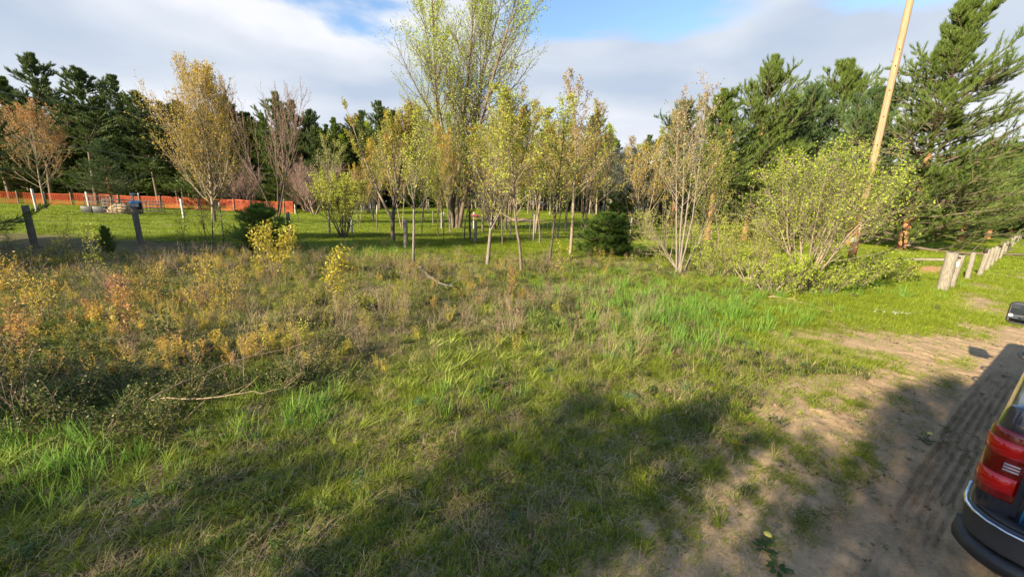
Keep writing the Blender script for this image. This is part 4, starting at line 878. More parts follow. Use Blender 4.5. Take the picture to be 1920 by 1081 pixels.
# handles, mirrors, wheels, lamps
for sgn in (0, 1):
    fy = (lambda y: y) if sgn == 0 else (lambda y: -TW - y)
    for hx in (2.25, 3.05):
        MB().tube([[hx, fy(.02), 1.17], [hx + .02, fy(.062), 1.175], [hx + .10, fy(.072), 1.18], [hx + .18, fy(.062), 1.18], [hx + .20, fy(.02), 1.18]], [.013, .015, .017, .015, .013], 10).build('door_handle', mt['chrome'] if False else mt['black'], truck, smooth=True)
    hs = MB(); yc = fy(.17); s_ = 1 if sgn == 0 else -1
    V, Q, T = loft([rect(-.11, .11, -.125, .125, .045), rect(-.12, .12, -.135, .135, .05), rect(-.10, .10, -.115, .115, .06), rect(-.05, .05, -.06, .06, .04)], [0, .02, .10, .14])
    V = np.column_stack([V[:, 2], V[:, 0] * -s_ * 1.0, V[:, 1]])      # loft axis -> forward
    V[:, 0] += 3.66; V[:, 1] += yc - .01 * s_; V[:, 2] += 1.37
    ho = MB().add(V, Q, T).build('side_mirror', mt['black'], truck, smooth=True); ho.modifiers.new('split', 'EDGE_SPLIT').split_angle = math.radians(40)
    MB().tube([[3.74, fy(.0), 1.31], [3.72, fy(.10), 1.33]], .03, 8).build('mirror_arm', mt['black'], ho, smooth=True)
    MB().box((3.656, yc - .004 * s_, 1.415), (.006, .19, .125)).build('mirror_glass', mt['glass'], ho, bevel=.003)
    MB().box((3.656, yc - .01 * s_, 1.295), (.006, .19, .075)).build('lower_mirror_glass', mt['sky'], ho, bevel=.003)
    MB().tube([[3.652, yc + .082 * s_, 1.338], [3.646, yc + .082 * s_, 1.338]], .017, 14).build('round_reflector', mt['lamp'], ho)
    for ax in (1.05, 4.85):
        th = np.linspace(0, 2 * np.pi, 41)[:-1]
        prf = [(.24, -.13), (.33, -.14), (.385, -.12), (.40, -.06), (.40, .06), (.385, .12), (.33, .14), (.24, .13)]
        yw = fy(-.14); V = []
        for (r_, o_) in prf: V.append(np.column_stack([ax + r_ * np.cos(th), np.full(40, yw + o_), .40 + r_ * np.sin(th)]))
        V = np.concatenate(V); k_ = len(prf)
        Q = [[a * 40 + i, a * 40 + (i + 1) % 40, ((a + 1) % k_) * 40 + (i + 1) % 40, ((a + 1) % k_) * 40 + i] for a in range(k_) for i in range(40)]
        wl = MB().add(V, Q).build('wheel', mt['tyre'], truck, smooth=True)
        rm = MB().tube([[ax, yw - .1, .40], [ax, yw + .1, .40]], .235, 32)
        for j in range(6):
            a = j * math.pi / 3; rm.tube([[ax + .03 * math.cos(a), yw + s_ * .12, .40 + .03 * math.sin(a)], [ax + .22 * math.cos(a), yw + s_ * .115, .40 + .22 * math.sin(a)]], .025, 6)
        rm.build('rim', mt['rim'], wl)
    MB().box((5.70, fy(-.28), .95), (.12, .32, .18)).build('headlight', mt['clear'], truck, bevel=.02)
MB().box((5.76, -TW / 2, .85), (.06, 1.1, .34)).build('grille', mt['black'], truck, bevel=.02)
MB().box((5.78, -TW / 2, .58), (.16, 1.9, .18)).build('front_bumper', mt['bumper'], truck, bevel=.03)
MB().box((2.9, -TW / 2, .42), (5.2, 1.5, .16)).build('chassis', mt['black'], truck)

# ------------------------------------------------------------------ utility pole
b = at(1592, 502)
po = empty('utility_pole', b); tag(po, 'tall wooden utility pole, pale above and red brown below, behind the lime shrub', 'utility pole')
zz = np.linspace(2.7, 11.5, 8)
MB().tube([[0, 0, z] for z in zz], np.linspace(.132, .108, 8), 16).build('pole', M['wood_pole'], po, smooth=True)
MB().tube([[0, 0, z] for z in np.linspace(-.3, 2.75, 6)], np.linspace(.150, .136, 6), 16).build('stained_base', M['wood_pole_red'], po, smooth=True)
vr = np.array([0, 0, 1.]); tocam = unit(np.array([-b[0], -b[1], 0]))
for z in (5.2, 6.3, 7.3, 8.2, 8.8):
    MB().tube([[tocam[0] * .10, tocam[1] * .10, z], [tocam[0] * .17, tocam[1] * .17, z]], .018, 8).build('bolt', M['char'], po)
for k in range(5):
    a_ = math.atan2(tocam[1], tocam[0]) + (-.7, -.25, .15, .5, .9)[k]; z_ = (3.4, 5.6, 4.4, 7.2, 6.0)[k]
    MB().add([[math.cos(a_ - .03) * .124, math.sin(a_ - .03) * .124, z_], [math.cos(a_ + .03) * .124, math.sin(a_ + .03) * .124, z_ + .3], [math.cos(a_ + .035) * .1335, math.sin(a_ + .035) * .1335, z_ + 1.1], [math.cos(a_) * .1335, math.sin(a_) * .1335, z_ + 2.4], [math.cos(a_ - .035) * .1335, math.sin(a_ - .035) * .1335, z_ + 1.1]], None, [[0, 1, 2], [0, 2, 3], [0, 3, 4]]).build('crack', M['char'], po)
MB().tube([[tocam[0] * .165 + .08, tocam[1] * .165, .2], [tocam[0] * .17 + .08, tocam[1] * .17, 2.8]], .018, 6).build('conduit', M['steel'], po)
MB().box((tocam[0] * .2 - .05, tocam[1] * .2 + .05, 1.25), (.16, .16, .2)).build('meter_box', M['white_post'], po, bevel=.01)

# ------------------------------------------------------------------ posts
def lean_mat(lx, ly):
    return (lx, ly, 0)
def post(name, p, h, r, mat, label, cat, group=None, lean=(0, 0), square=False, parent=None, jag=.02, seed=0):
    rr = np.random.default_rng(seed + 900); n = 10; k = 6
    zs_ = np.linspace(-.2, h, k); V = []
    for i, z in enumerate(zs_):
        th = np.arange(n) / n * 2 * np.pi; rad = r * (1 + rr.normal(0, .035, n)) * (1.03 - .06 * i / k)
        zz_ = np.full(n, z) + (rr.normal(0, jag, n) if i == k - 1 else 0)
        if square: rad = rad / np.maximum(np.abs(np.cos(th)), np.abs(np.sin(th))) * .9
        V.append(np.column_stack([rad * np.cos(th), rad * np.sin(th), zz_]))
    V = np.concatenate(V); V = np.concatenate([V, [[0, 0, h - r * .05]]])
    Q = [[a * n + i, a * n + (i + 1) % n, (a + 1) * n + (i + 1) % n, (a + 1) * n + i] for a in range(k - 1) for i in range(n)]
    T = [[(k - 1) * n + i, (k - 1) * n + (i + 1) % n, len(V) - 1] for i in range(n)]
    V[:, 0] += lean[0] * V[:, 2]; V[:, 1] += lean[1] * V[:, 2]
    o = MB().add(V, Q, T).build(name, mat, parent, loc=p)
    if label: tag(o, label, cat, group)
    return o
# the roadside row
row = [(1766, 545, 473, .15), (1781, 540, 478, .10), (1812, 526, 473, .075), (1836, 517, 467, .08), (1849, 507, 464, .08), (1858, 499, 461, .075), (1866, 491, 459, .07), (1874, 486, 455, .07), (1883, 478, 450, .07), (1891, 470, 446, .07), (1897, 463, 442, .07), (1903, 458, 440, .07), (1908, 453, 438, .07), (1913, 449, 435, .07)]
words_ = ['thick pale gate post with a split face, nearest of the roadside row', 'grey post right behind the thick gate post, with a white tag', 'third roadside post from the camera, slim and pale', 'fourth roadside post, with a dark weathered top', 'fifth roadside post, pale, close behind the dark topped one', 'sixth roadside post from the camera',
          'seventh roadside post from the camera, with a dark top', 'eighth roadside post from the camera', 'ninth roadside post from the camera', 'tenth roadside post, fourth before the last', 'fourth post from the far end of the roadside row', 'third post from the far end of the roadside row', 'last but one post of the roadside row', 'farthest post of the roadside row, at the right picture edge']
for i, ((px, py, yt, r_), wd) in enumerate(zip(row, words_)):
    p = at(px, py); h = topz(p, yt)
    o = post('fence_post', p, h, r_, M['wood_grey'], wd, 'fence post', 'weathered posts along the road', (HU[0] * .02 + .03 * math.sin(i * 2.1), .02 * math.cos(i * 3)), seed=i)
    tc_ = unit(np.array([-p[0], -p[1], 0]))
    if i == 1:
        MB().box(tc_ * .112 + np.array([0, 0, h * .72]), (.012, .11, .2), Matrix.Rotation(math.atan2(tc_[1], tc_[0]), 3, 'Z')).build('white_tag', M['white_post'], o)
        MB().box(tc_ * .113 + np.array([0, 0, h * .93]), (.014, .11, .05), Matrix.Rotation(math.atan2(tc_[1], tc_[0]), 3, 'Z')).build('dark_band', M['char'], o)
    if i in (3, 6):
        MB().tube([[0, 0, h - .16], [0, 0, h + .01]], r_ * 1.08, 10).build('dark_top', M['char'], o)
# grey rail from the gate post to the pole shrubs
p0 = at(1766, 545); p0[2] = topz(at(1766, 545), 487); p1 = at(1630, 520); p1[2] = topz(at(1630, 520), 483)
rl = empty('gate_rail', p0); tag(rl, 'long grey wooden rail reaching from the thick gate post to the shrubs', 'rail')
d = p1 - p0; mm_ = MB().tube([[0, 0, 0], d * .5 + [0, 0, -.01], d], [.045, .04, .035], 8).build('pole_rail', M['wood_grey'], rl, smooth=True)
# wire fence between rough growth and field
wf = empty('wire_fence', at(760, 465)); tag(wf, 'old woven wire fence on wooden posts between the weeds and the mown field', 'fence')
wfp = [(-60, 465, 380, .1, 'd'), (66, 463, 385, .10, 'd'), (264, 458, 385, .10, 'd'), (421, 462, 380, .02, 't'), (545, 466, 398, .07, 'd'), (761, 466, 412, .10, 'g'), (832, 462, 398, .02, 't'), (891, 456, 406, .09, 'g'), (1000, 455, 402, .06, 'g'), (1180, 455, 408, .06, 'g')]
wl_ = wf.location; pp = []
for i, (px, py, yt, r_, ty) in enumerate(wfp):
    p = at(px, py); h = topz(p, yt); pp.append((p, h)); rel = p - np.array(wl_)
    ln = (-.05, .02) if i in (1,) else ((-.02, 0) if i == 2 else (0, 0))
    if ty == 't':
        o = MB().box((0, 0, h / 2 - .1), (.04, .012, h + .2)).box((0, .018, h / 2 - .1), (.012, .03, h + .2)).build('steel_post', M['tpost'], wf, loc=rel)
        MB().box((0, 0, h - .09), (.046, .05, .2)).build('white_top', M['white_post'], o)
    else:
        o = post('post', rel, h, r_, M['wood_dark'] if ty == 'd' else M['wood_grey'], None, None, None, ln, parent=wf, seed=30 + i)
        if i == 1: o['label'] = 'leaning dark post at the left edge'
        if i == 2: o['label'] = 'old post that carries the blue topped box'
pv_ = [(p - np.array(wl_), h) for p, h in pp]
for k in range(8):
    fz = .12 + k * .82 / 7; mb = MB(); P_ = []
    for (a, ha), (c, hc) in zip(pv_[:-1], pv_[1:]):
        for q_ in (0, .33, .66): P_.append(a * (1 - q_) + c * q_ + np.array([0, 0, (ha * (1 - q_) + hc * q_) * fz * .9 - .03 * math.sin(math.pi * q_)]))
    mb.tube(P_, .0035, 4, False).build('wire', M['wire'], wf)
mb = MB()
for (a, ha), (c, hc) in zip(pv_[3:-1], pv_[4:]):
    L_ = np.linalg.norm(c - a); n_ = int(L_ / .3)
    for j in range(1, n_):
        q_ = j / n_; p = a * (1 - q_) + c * q_; h = (ha * (1 - q_) + hc * q_)
        mb.tube([p + [0, 0, .06], p + [0, 0, h * .85]], .003, 3, False)
tag(mb.build('stay_wires', M['wire'], wf), kind='stuff')
# box on the old post
p = at(264, 458); h = topz(p, 385)
bx_ = empty('post_box', p + np.array([0, 0, h])); bx_.rotation_euler = (0, 0, math.atan2(-p[1], -p[0]) + math.pi / 2 + .3)
tag(bx_, 'blue lidded weather station box with a small solar head on the old post', 'box')
MB().box((0, 0, .02), (.20, .22, .15)).build('housing', M['white_post'], bx_, bevel=.01)
MB().box((0, 0, .13), (.30, .30, .07), taper=.7).build('blue_lid', mt['blue'], bx_, bevel=.01)
MB().box((.15, .02, .0), (.12, .24, .30)).build('black_side', M['char'], bx_, bevel=.02)
MB().tube([[0, 0, .15], [0, 0, .36]], .03, 8).build('neck', M['white_post'], bx_)
hd = MB().box((.01, 0, .42), (.15, .15, .12)).build('head', M['white_post'], bx_, bevel=.01)
MB().box((.06, -.05, .42), (.12, .10, .08)).build('lens', mt['glass'], hd, bevel=.01)
# pink and yellow sign on the wire fence post
p = at(891, 456); h = topz(p, 406)
sg = empty('warning_sign', p + np.array([0, -.12, h - .05])); tag(sg, 'small pink and yellow sign on top of the grey fence post before the willow', 'sign')
M['pink'] = gloss('sign_pink', (.8, .12, .22), .5); M['yel'] = gloss('sign_yellow', (.8, .62, .12), .5)
MB().box((0, 0, .10), (.36, .015, .14)).build('pink_panel', M['pink'], sg); MB().box((0, 0, -.07), (.24, .014, .18)).build('yellow_panel', M['yel'], sg)
# white posts inside the field
for i, (px, py, yt, lb) in enumerate([(70, 398, 354, 'white leaning post in the field below the orange budding tree'), (170, 400, 360, 'white post just left of the cage feeders'), (345, 410, 373, 'white post left of the golden maple trunk'), (264, 388, 362, 'white post behind the box on the old post'),
                                      (554, 402, 383, 'short white post at the right end of the orange netting'), (702, 400, 372, 'thin white post near the grey gate'), (707, 402, 384, 'white post carrying the grey gate'), (828, 428, 397, 'white topped post left of the willow'), (812, 420, 396, 'dark little post left of the white topped one'),
                                      (660, 440, 408, 'white post hidden in the many stemmed shrub'), (803, 398, 374, 'pale post at the far edge of the field'), (888, 430, 398, 'pale post just right of the willow trunk'), (1000, 445, 402, 'grey slim post left of the thin brown trunk')]):
    p = at(px, py); post('field_post', p, topz(p, yt), .075 if py > 395 and i < 4 else .06, M['white_post'] if i not in (8, 12) else M['wood_dark'], lb, 'post', 'posts standing in the field', (-.03 if i < 4 else 0, 0), True, seed=60 + i)
# grey gate in the distance
p = at(695, 402); gt = empty('field_gate', p, .5); tag(gt, 'grey tubular metal gate far back in the field', 'gate')
for k in range(5):
    MB().tube([[-2.2, 0, .35 + k * .24], [0, 0, .35 + k * .24]], .03, 6).build('bar', M['steel'], gt)
for xx in (-2.2, -1.1, 0): MB().tube([[xx, 0, .2], [xx, 0, 1.4]], .035, 6).build('upright', M['steel'], gt)
# orange safety netting
nf = empty('safety_fence', at(-30, 381)); tag(nf, 'long orange plastic safety netting on stakes at the foot of the left wood', 'fence')
nb = np.array(nf.location); base_pts = [at(px, py) for px, py in [(-80, 379), (60, 383), (200, 386), (330, 391), (450, 396), (552, 400)]]
vv = []; hh_ = 1.35
seg = []
for a, c in zip(base_pts[:-1], base_pts[1:]):
    n_ = max(2, int(np.linalg.norm(c - a) / .17))
    for j in range(n_): seg.append(a * (1 - j / n_) + c * j / n_)
seg = np.array(seg); n_ = len(seg); dr = unit(np.gradient(seg, axis=0)); jit = rng.normal(0, .01, (n_, 3))
sag = .06 * np.sin(np.arange(n_) * .12) + .03 * np.sin(np.arange(n_) * .45)
V = []; Q = []
for i in range(n_):
    p = seg[i] - nb; w_ = dr[i] * .022; k0 = len(V)
    V += [p - w_ + [0, 0, .08], p + w_ + [0, 0, .08], p + w_ + [0, 0, hh_ + sag[i]], p - w_ + [0, 0, hh_ + sag[i]]]; Q.append([k0, k0 + 1, k0 + 2, k0 + 3])
for k in range(14):
    z = k / 13
    for i in range(n_ - 1):
        a = seg[i] - nb + [0, .004, 0]; c = seg[i + 1] - nb + [0, .004, 0]; k0 = len(V)
        za = .08 + (hh_ - .08 + sag[i]) * z; zc = .08 + (hh_ - .08 + sag[i + 1]) * z; hw_ = .016 if 0 < k < 13 else .04
        V += [a + [0, 0, za - hw_], c + [0, 0, zc - hw_], c + [0, 0, zc + hw_], a + [0, 0, za + hw_]]; Q.append([k0, k0 + 1, k0 + 2, k0 + 3])
tag(obj('netting', mesh('netting', np.array(V), Q, mat=M['net'], rnd=rng.random(len(V))), nf), kind='stuff')
for i in range(0, n_, n_ // 15):
    post('stake', seg[i] - nb + [0, -.06, 0], hh_ + .2, .045, M['wood_grey'], None, None, parent=nf, square=True, seed=i)
# cage feeders
def cage(name, p, w_, d_, h_, label, basecol, nv=6, rz=.2, round_=False):
    o = empty(name, p, rz); tag(o, label, 'feeder')
    fr = MB()
    if round_:
        th = np.linspace(0, 2 * np.pi, 25)
        for z in np.linspace(.15, h_, 5): fr.tube(np.column_stack([np.cos(th) * w_ / 2, np.sin(th) * w_ / 2, np.full(25, z)]), .028, 5, False)
        for t_ in th[:-1]: fr.tube([[math.cos(t_) * w_ / 2, math.sin(t_) * w_ / 2, 0], [math.cos(t_) * w_ / 2, math.sin(t_) * w_ / 2, h_]], .024, 5)
    else:
        for z in np.linspace(.1, h_, 4):
            fr.tube([[-w_ / 2, -d_ / 2, z], [w_ / 2, -d_ / 2, z], [w_ / 2, d_ / 2, z], [-w_ / 2, d_ / 2, z], [-w_ / 2, -d_ / 2, z]], .028, 5)
        for t_ in np.linspace(-.5, .5, nv):
            for s_ in (-.5, .5): fr.tube([[w_ * t_, d_ * s_, 0], [w_ * t_, d_ * s_, h_]], .022, 5); fr.tube([[w_ * s_, d_ * t_, 0], [w_ * s_, d_ * t_, h_]], .022, 5)
    fr.build('wire_cage', M['wood_dark'], o)
    return o
o = cage('cage_feeder', at(192, 400), 1.5, 1.2, 1.5, 'square rusty cage on black tubs right of the white post', None)
for k in (-.42, .42): MB().box((k, -.75, .33), (.78, .5, .62), taper=1.08).build('black_tub', mt['black'], o, bevel=.04)
o = cage('hay_feeder', at(233, 401), 2.5, 0, 1.25, 'round hay feeder of grey bars behind the old post', None, round_=True)
hb = MB(); 
V, Q, T = loft([rect(-.9, .9, -.9, .9, .6), rect(-1, 1, -1, 1, .7), rect(-.7, .7, -.7, .7, .5), rect(-.3, .3, -.3, .3, .2)], [0, .35, .75, .95]); hb.add(V + rng.normal(0, .04, V.shape), Q, T).build('hay', M['stick'], o)
cage('cage_feeder', at(282, 398), 1.9, 1.2, 1.1, 'low tan cage right of the box on the old post', None, 7)
# overhead wires
def pd(px, py, D):
    v = FW + RT * (px - 960) / FOC + UP * (540.5 - py) / FOC; v = v / v[1] * D; return np.array([v[0], v[1], CAMH + v[2]])
for (a, c, lb) in [((-260, 128, 26), (640, 262, 66), 'upper thin power line crossing the dark pines on the left'), ((-260, 208, 26), (640, 342, 66), 'lower thin power line crossing the dark pines on the left')]:
    A = pd(*a); B = pd(*c); t_ = np.linspace(0, 1, 20)[:, None]; Pq = A * (1 - t_) + B * t_; Pq[:, 2] -= (4 * t_ * (1 - t_))[:, 0] * .5
    o = MB().tube(Pq - A, .022, 5).build('power_line', M['wire'], loc=A); tag(o, lb, 'power line', 'overhead wires on the left')
for j, D in enumerate(((-260, 26), (640, 66))):
    A = pd(D[0], 128 if j == 0 else 262, D[1]); g0 = gh(A[0], A[1]); q_ = MB().tube([[0, 0, -.3], [0, 0, A[2] - g0 + .6]], [.17, .13], 12).build('pole', M['wood_dark'], smooth=True, loc=(A[0], A[1] + .15, g0))
    q_.name = 'wire_pole'; tag(q_, ['pole outside the left of the picture carrying the wires', 'far pole hidden in the wood carrying the wires'][j], 'utility pole')

# ------------------------------------------------------------------ ground plants
def blades(n, rad, h, w, r, bend=.5, segs=3, out=.4, hv=.4, tipw=.25):
    """grass tuft"""
    a = r.random(n) * 6.28; rr_ = rad * np.sqrt(r.random(n)); x = rr_ * np.cos(a); y = rr_ * np.sin(a)
    da = a + r.normal(0, .7, n); H_ = h * (1 + r.uniform(-hv, hv, n)); lean = out * (rr_ / rad) + r.normal(0, .15, n)
    s = np.linspace(0, 1, segs + 1)[None]
    z = H_[:, None] * (s - bend * .35 * s ** 2 * r.random((n, 1))); f = H_[:, None] * (lean[:, None] * s + bend * s ** 2 * r.uniform(.2, 1, (n, 1)))
    cx = x[:, None] + f * np.cos(da)[:, None]; cy = y[:, None] + f * np.sin(da)[:, None]
    wd = w * r.uniform(.6, 1.3, (n, 1)) * (1 - (1 - tipw) * s ** 1.6) * .5
    wa = da + 1.57 + r.normal(0, .5, n); wx = np.cos(wa)[:, None] * wd; wy = np.sin(wa)[:, None] * wd
    V = np.stack([np.stack([cx - wx, cy - wy, z - .01], -1), np.stack([cx + wx, cy + wy, z - .01], -1)], 2)   # n, s, 2, 3
    idx = np.arange(n * (segs + 1) * 2).reshape(n, segs + 1, 2)
    Q = np.stack([idx[:, :-1, 0], idx[:, :-1, 1], idx[:, 1:, 1], idx[:, 1:, 0]], -1).reshape(-1, 4)
    rv = np.repeat(r.random(n), (segs + 1) * 2)
    return V.reshape(-1, 3), Q, rv
def mk(nm, parts, mats):
    """parts: list of (V,Q,rnd) with one material each"""
    V = np.concatenate([p[0] for p in parts]); n = 0; Q = []; mi = []
    for j, p in enumerate(parts): Q.append(p[1] + n); n += len(p[0]); mi += [j] * len(p[1])
    return bpy.data.objects.new(nm, mesh(nm, V, np.concatenate(Q), mat=mats, rnd=np.concatenate([p[2] for p in parts]), midx=mi))
def flat_blades(n, rad, L, w, r, zmax=.05):
    p = r.normal(0, rad, (n, 3)); p[:, 2] = r.random(n) * zmax; a = r.random(n) * 6.28; d = np.stack([np.cos(a), np.sin(a), r.normal(.05, .14, n)], -1) * (L * r.uniform(.4, 1.2, (n, 1)))
    s = np.stack([-np.sin(a), np.cos(a), 0 * a], -1) * w * .5; mid = p + d * .5 + np.array([0, 0, .02]) + s * r.normal(0, 2, (n, 1)) * 1.0
    V = np.stack([p - s, p + s, mid - s, mid + s, p + d - s * .4, p + d + s * .4], 1); idx = np.arange(n * 6).reshape(n, 6)
    Q = np.concatenate([idx[:, [0, 1, 3, 2]], idx[:, [2, 3, 5, 4]]]); return V.reshape(-1, 3), Q, np.repeat(r.random(n), 6)
def stemleaf(nst, h, r, nl=14, ll=.06, lw=.014, lean=.15, srad=.0025, rad=.03, top=True):
    """upright weed stems with narrow leaves, denser towards the tip"""
    P0 = np.column_stack([r.normal(0, rad, (nst, 2)), np.zeros(nst)]); D = np.column_stack([r.normal(0, lean, (nst, 2)), np.ones(nst)])
    C = curve(P0, D, h * r.uniform(.6, 1.1, nst), 6, .1, .12, r); R = np.full((nst, 6), srad) * np.linspace(1, .5, 6)
    sv, sq = tubes(C, R, 3)
    t = .25 + .75 * (np.arange(nl)[None] + r.random((nst, nl))) / nl; 
    if top: t = t ** .7
    t = np.clip(t, 0, .999); f = t * 5; i = f.astype(int); fr = (f - i)[..., None]; bi = np.arange(nst)[:, None]
    pos = (C[bi, i] * (1 - fr) + C[bi, i + 1] * fr).reshape(-1, 3)
    az = r.random(len(pos)) * 6.28; e_ = r.normal(.45, .3, len(pos)); d = np.stack([np.cos(az) * np.cos(e_), np.sin(az) * np.cos(e_), np.sin(e_)], -1); s = np.stack([-np.sin(az), np.cos(az), 0 * az], -1)
    L = ll * r.uniform(.6, 1.3, (len(pos), 1)); W = lw * r.uniform(.7, 1.3, (len(pos), 1))
    a = pos; m1 = pos + d * L * .5 + [0, 0, .004]; tip = pos + d * L - np.array([0, 0, 1]) * L * .25
    V = np.stack([a, m1 + s * W * .5, tip, m1 - s * W * .5], 1); idx = np.arange(len(pos) * 4).reshape(-1, 4)
    tt = np.clip(t.ravel() * .75 + r.random(len(pos)) * .25, 0, 1)
    return (sv, sq, np.full(len(sv), .3)), (V.reshape(-1, 3), idx, np.repeat(tt, 4))
R1 = np.random.default_rng(33)
cols = {}
cols['lawn'] = hidden('lawn_tufts', [mk('lawn_tuft', [blades(46, .13, .055, .0045, R1, .5, 2, .5)], [M['g_lawn']]) for _ in range(5)])
cols['lawnfar'] = hidden('lawn_far_tufts', [mk('lawn_far_tuft', [blades(60, .38, .085, .016, R1, .5, 2, .5)], [M['g_lawn']]) for _ in range(4)])
cols['rough'] = hidden('rough_tufts', [mk('rough_tuft', [blades(24, .06, .085, .0056, R1, .7, 3, .6, .5, .2)], [M['g_rough']]) for _ in range(6)])
cols['short'] = hidden('short_tufts', [mk('short_tuft', [blades(26, .07, .042, .0046, R1, .7, 2, .9, .5, .2)], [M['g_rough']]) for _ in range(6)])
cols['tuft'] = hidden('big_tufts', [mk('big_tuft', [blades(44, .05, .21, .0068, R1, .9, 4, .8, .4, .15)], [M['g_lily'] if i == 0 else M['g_rough']]) for i in range(4)])
cols['reed'] = hidden('reed_tufts', [mk('reed_tuft', [blades(20, .10, .25, .0095, R1, .28, 3, .25, .35)], [M['g_reed']]) for _ in range(5)])
cols['lily'] = hidden('lily_tufts', [mk('lily_tuft', [blades(22, .06, .24, .020, R1, 1.0, 5, 1.0, .35, .15)], [M['g_lily']]) for _ in range(4)])
cols['dry'] = hidden('dry_tufts', [mk('dry_tuft', [flat_blades(44, .10, .15, .0032, R1, .05)], [M['g_dry']]) for _ in range(5)] + [mk('dry_tuft_up', [blades(22, .05, .16, .003, R1, .9, 3, .9, .5)], [M['g_dry']]) for _ in range(2)])
def weedobj(h, lm='g_weed', **k):
    a, b = stemleaf(7, h, R1, **k); return mk('weed', [a, b], [M['g_stalk'], M[lm]])
cols['weed'] = hidden('weed_plants', [weedobj(h, nl=20, ll=.05, lw=.015) for h in (.26, .34, .42, .3, .5)])
cols['weedgreen'] = hidden('weed_green_plants', [weedobj(h, 'g_forb', nl=16, ll=.032, lw=.013, top=False) for h in (.08, .12, .2, .1)])
def stalkobj():
    C = curve(np.column_stack([R1.normal(0, .05, (9, 2)), np.zeros(9)]), np.column_stack([R1.normal(0, .25, (9, 2)), np.ones(9)]), R1.uniform(.35, .8, 9), 5, 0, .12, R1)
    RR = np.full((9, 5), .0026) * np.linspace(1, .5, 5); K_, KR = kids(C, RR, 5, .5, 1, .5, .2, lambda t, pl: pl * .3, 3, .2, .2, R1, .7, .0012)
    v, q = join([tubes(C, RR, 3), tubes(K_, KR, 3)]); lv = leaves(K_, 3, .016, .01, R1)
    return mk('stalk', [(v, q, np.full(len(v), .5)), lv], [M['g_stalk'], M['g_stalk']])
cols['stalk'] = hidden('dead_stalks', [stalkobj() for _ in range(5)])
def rosette(nl, L, W, m_):
    a = np.arange(nl) * 2.4 + R1.normal(0, .2, nl); e_ = R1.uniform(.1, .7, nl); d = np.stack([np.cos(a) * np.cos(e_), np.sin(a) * np.cos(e_), np.sin(e_)], -1); s = np.stack([-np.sin(a), np.cos(a), 0 * a], -1)
    Ls = L * R1.uniform(.6, 1.2, (nl, 1)); p = d * .01; m1 = p + d * Ls * .45 + s * W * .4; m2 = p + d * Ls * .45 - s * W * .4; n1_ = p + d * Ls * .75 + s * W * .5 - [0, 0, .01]; n2_ = p + d * Ls * .75 - s * W * .5 - [0, 0, .01]; tip = p + d * Ls - np.array([0, 0, 1]) * Ls * .2
    V = np.stack([p, m1, m2, n1_, n2_, tip], 1).reshape(-1, 3); i6 = np.arange(nl * 6).reshape(nl, 6)
    Q = np.concatenate([i6[:, [0, 1, 2, 2]][:, :3].repeat(1, 0)[:, [0, 1, 2]].reshape(-1, 3)[:, [0, 1, 2, 2]] if False else i6[:, [1, 3, 4, 2]], i6[:, [0, 1, 2, 0]][:0], i6[:, [3, 5, 4, 3]][:0]])
    T_ = np.concatenate([i6[:, [0, 1, 2]], i6[:, [3, 5, 4]]])
    return bpy.data.objects.new('rosette', mesh('rosette', V, Q, T_, mat=M[m_], rnd=np.repeat(R1.random(nl), 6)))
cols['forb'] = hidden('leafy_rosettes', [rosette(9, .045, .014, 'g_forb'), rosette(12, .03, .010, 'g_forb'), rosette(8, .06, .016, 'g_forb'), rosette(14, .022, .010, 'g_forb')])
cols['blueweed'] = hidden('bluegreen_weeds', [mk('blueweed', [leaves(curve(R1.normal(0, .02, (26, 3)) * [1, 1, 0], R1.normal(0, .7, (26, 3)) * [1, 1, .3] + [0, 0, 1], R1.uniform(.08, .2, 26), 4, 0, .1, R1), 14, .028, .008, R1, aspect=.3)], [M['g_bluegreen']]) for _ in range(3)])
def litterobj():
    n = 10; p = R1.normal(0, .12, (n, 3)) * [1, 1, 0] + [0, 0, .008]; a = R1.random(n) * 6.28; L = R1.uniform(.012, .035, (n, 1)); d = np.stack([np.cos(a), np.sin(a), R1.normal(.2, .2, n)], -1) * L; s = np.stack([-np.sin(a), np.cos(a), R1.normal(0, .3, n)], -1) * L * .6
    V = np.stack([p - d, p + s, p + d, p - s + [0, 0, .006]], 1).reshape(-1, 3); return mk('litter', [(V, np.arange(n * 4).reshape(-1, 4), np.repeat(R1.random(n), 4))], [M['g_litter']])
cols['litter'] = hidden('leaf_litter', [litterobj() for _ in range(5)])
def stone(m_='g_pebble'):
    V, Q, T = loft([rect(-.6, .6, -.5, .5, .3, 2), rect(-1, 1, -.8, .8, .4, 2), rect(-.8, .8, -.6, .6, .3, 2), rect(-.4, .4, -.3, .3, .15, 2)], [-.3, 0, .35, .5]); V = V * .012 * (1 + R1.normal(0, .12, V.shape))
    return bpy.data.objects.new('pebble', mesh('pebble', V, Q, T, mat=M[m_], rnd=np.full(len(V), R1.random())))
cols['pebble'] = hidden('pebbles', [stone() for _ in range(5)])
cols['white'] = hidden('white_stones', [stone('g_white') for _ in range(3)])
def bramble():
    C = curve(np.column_stack([R1.normal(0, .06, (9, 2)), np.zeros(9)]), np.column_stack([R1.normal(0, .6, (9, 2)), np.ones(9)]), R1.uniform(.28, .58, 9), 7, -.7, .2, R1)
    RR = np.full((9, 7), .004) * np.linspace(1, .5, 7); K_, KR = kids(C, RR, 8, .2, 1, .8, .3, lambda t, pl: pl * .35, 4, .1, .25, R1, .6, .0015)
    v, q = join([tubes(C, RR, 3), tubes(K_, KR, 3)]); lv = leaves(K_, 9, .030, .02, R1, aspect=.7)
    return mk('bramble', [(v, q, np.full(len(v), .4)), lv], [M['g_stalk'], M['bramble']])
cols['bramble'] = hidden('bramble_plants', [bramble() for _ in range(4)])

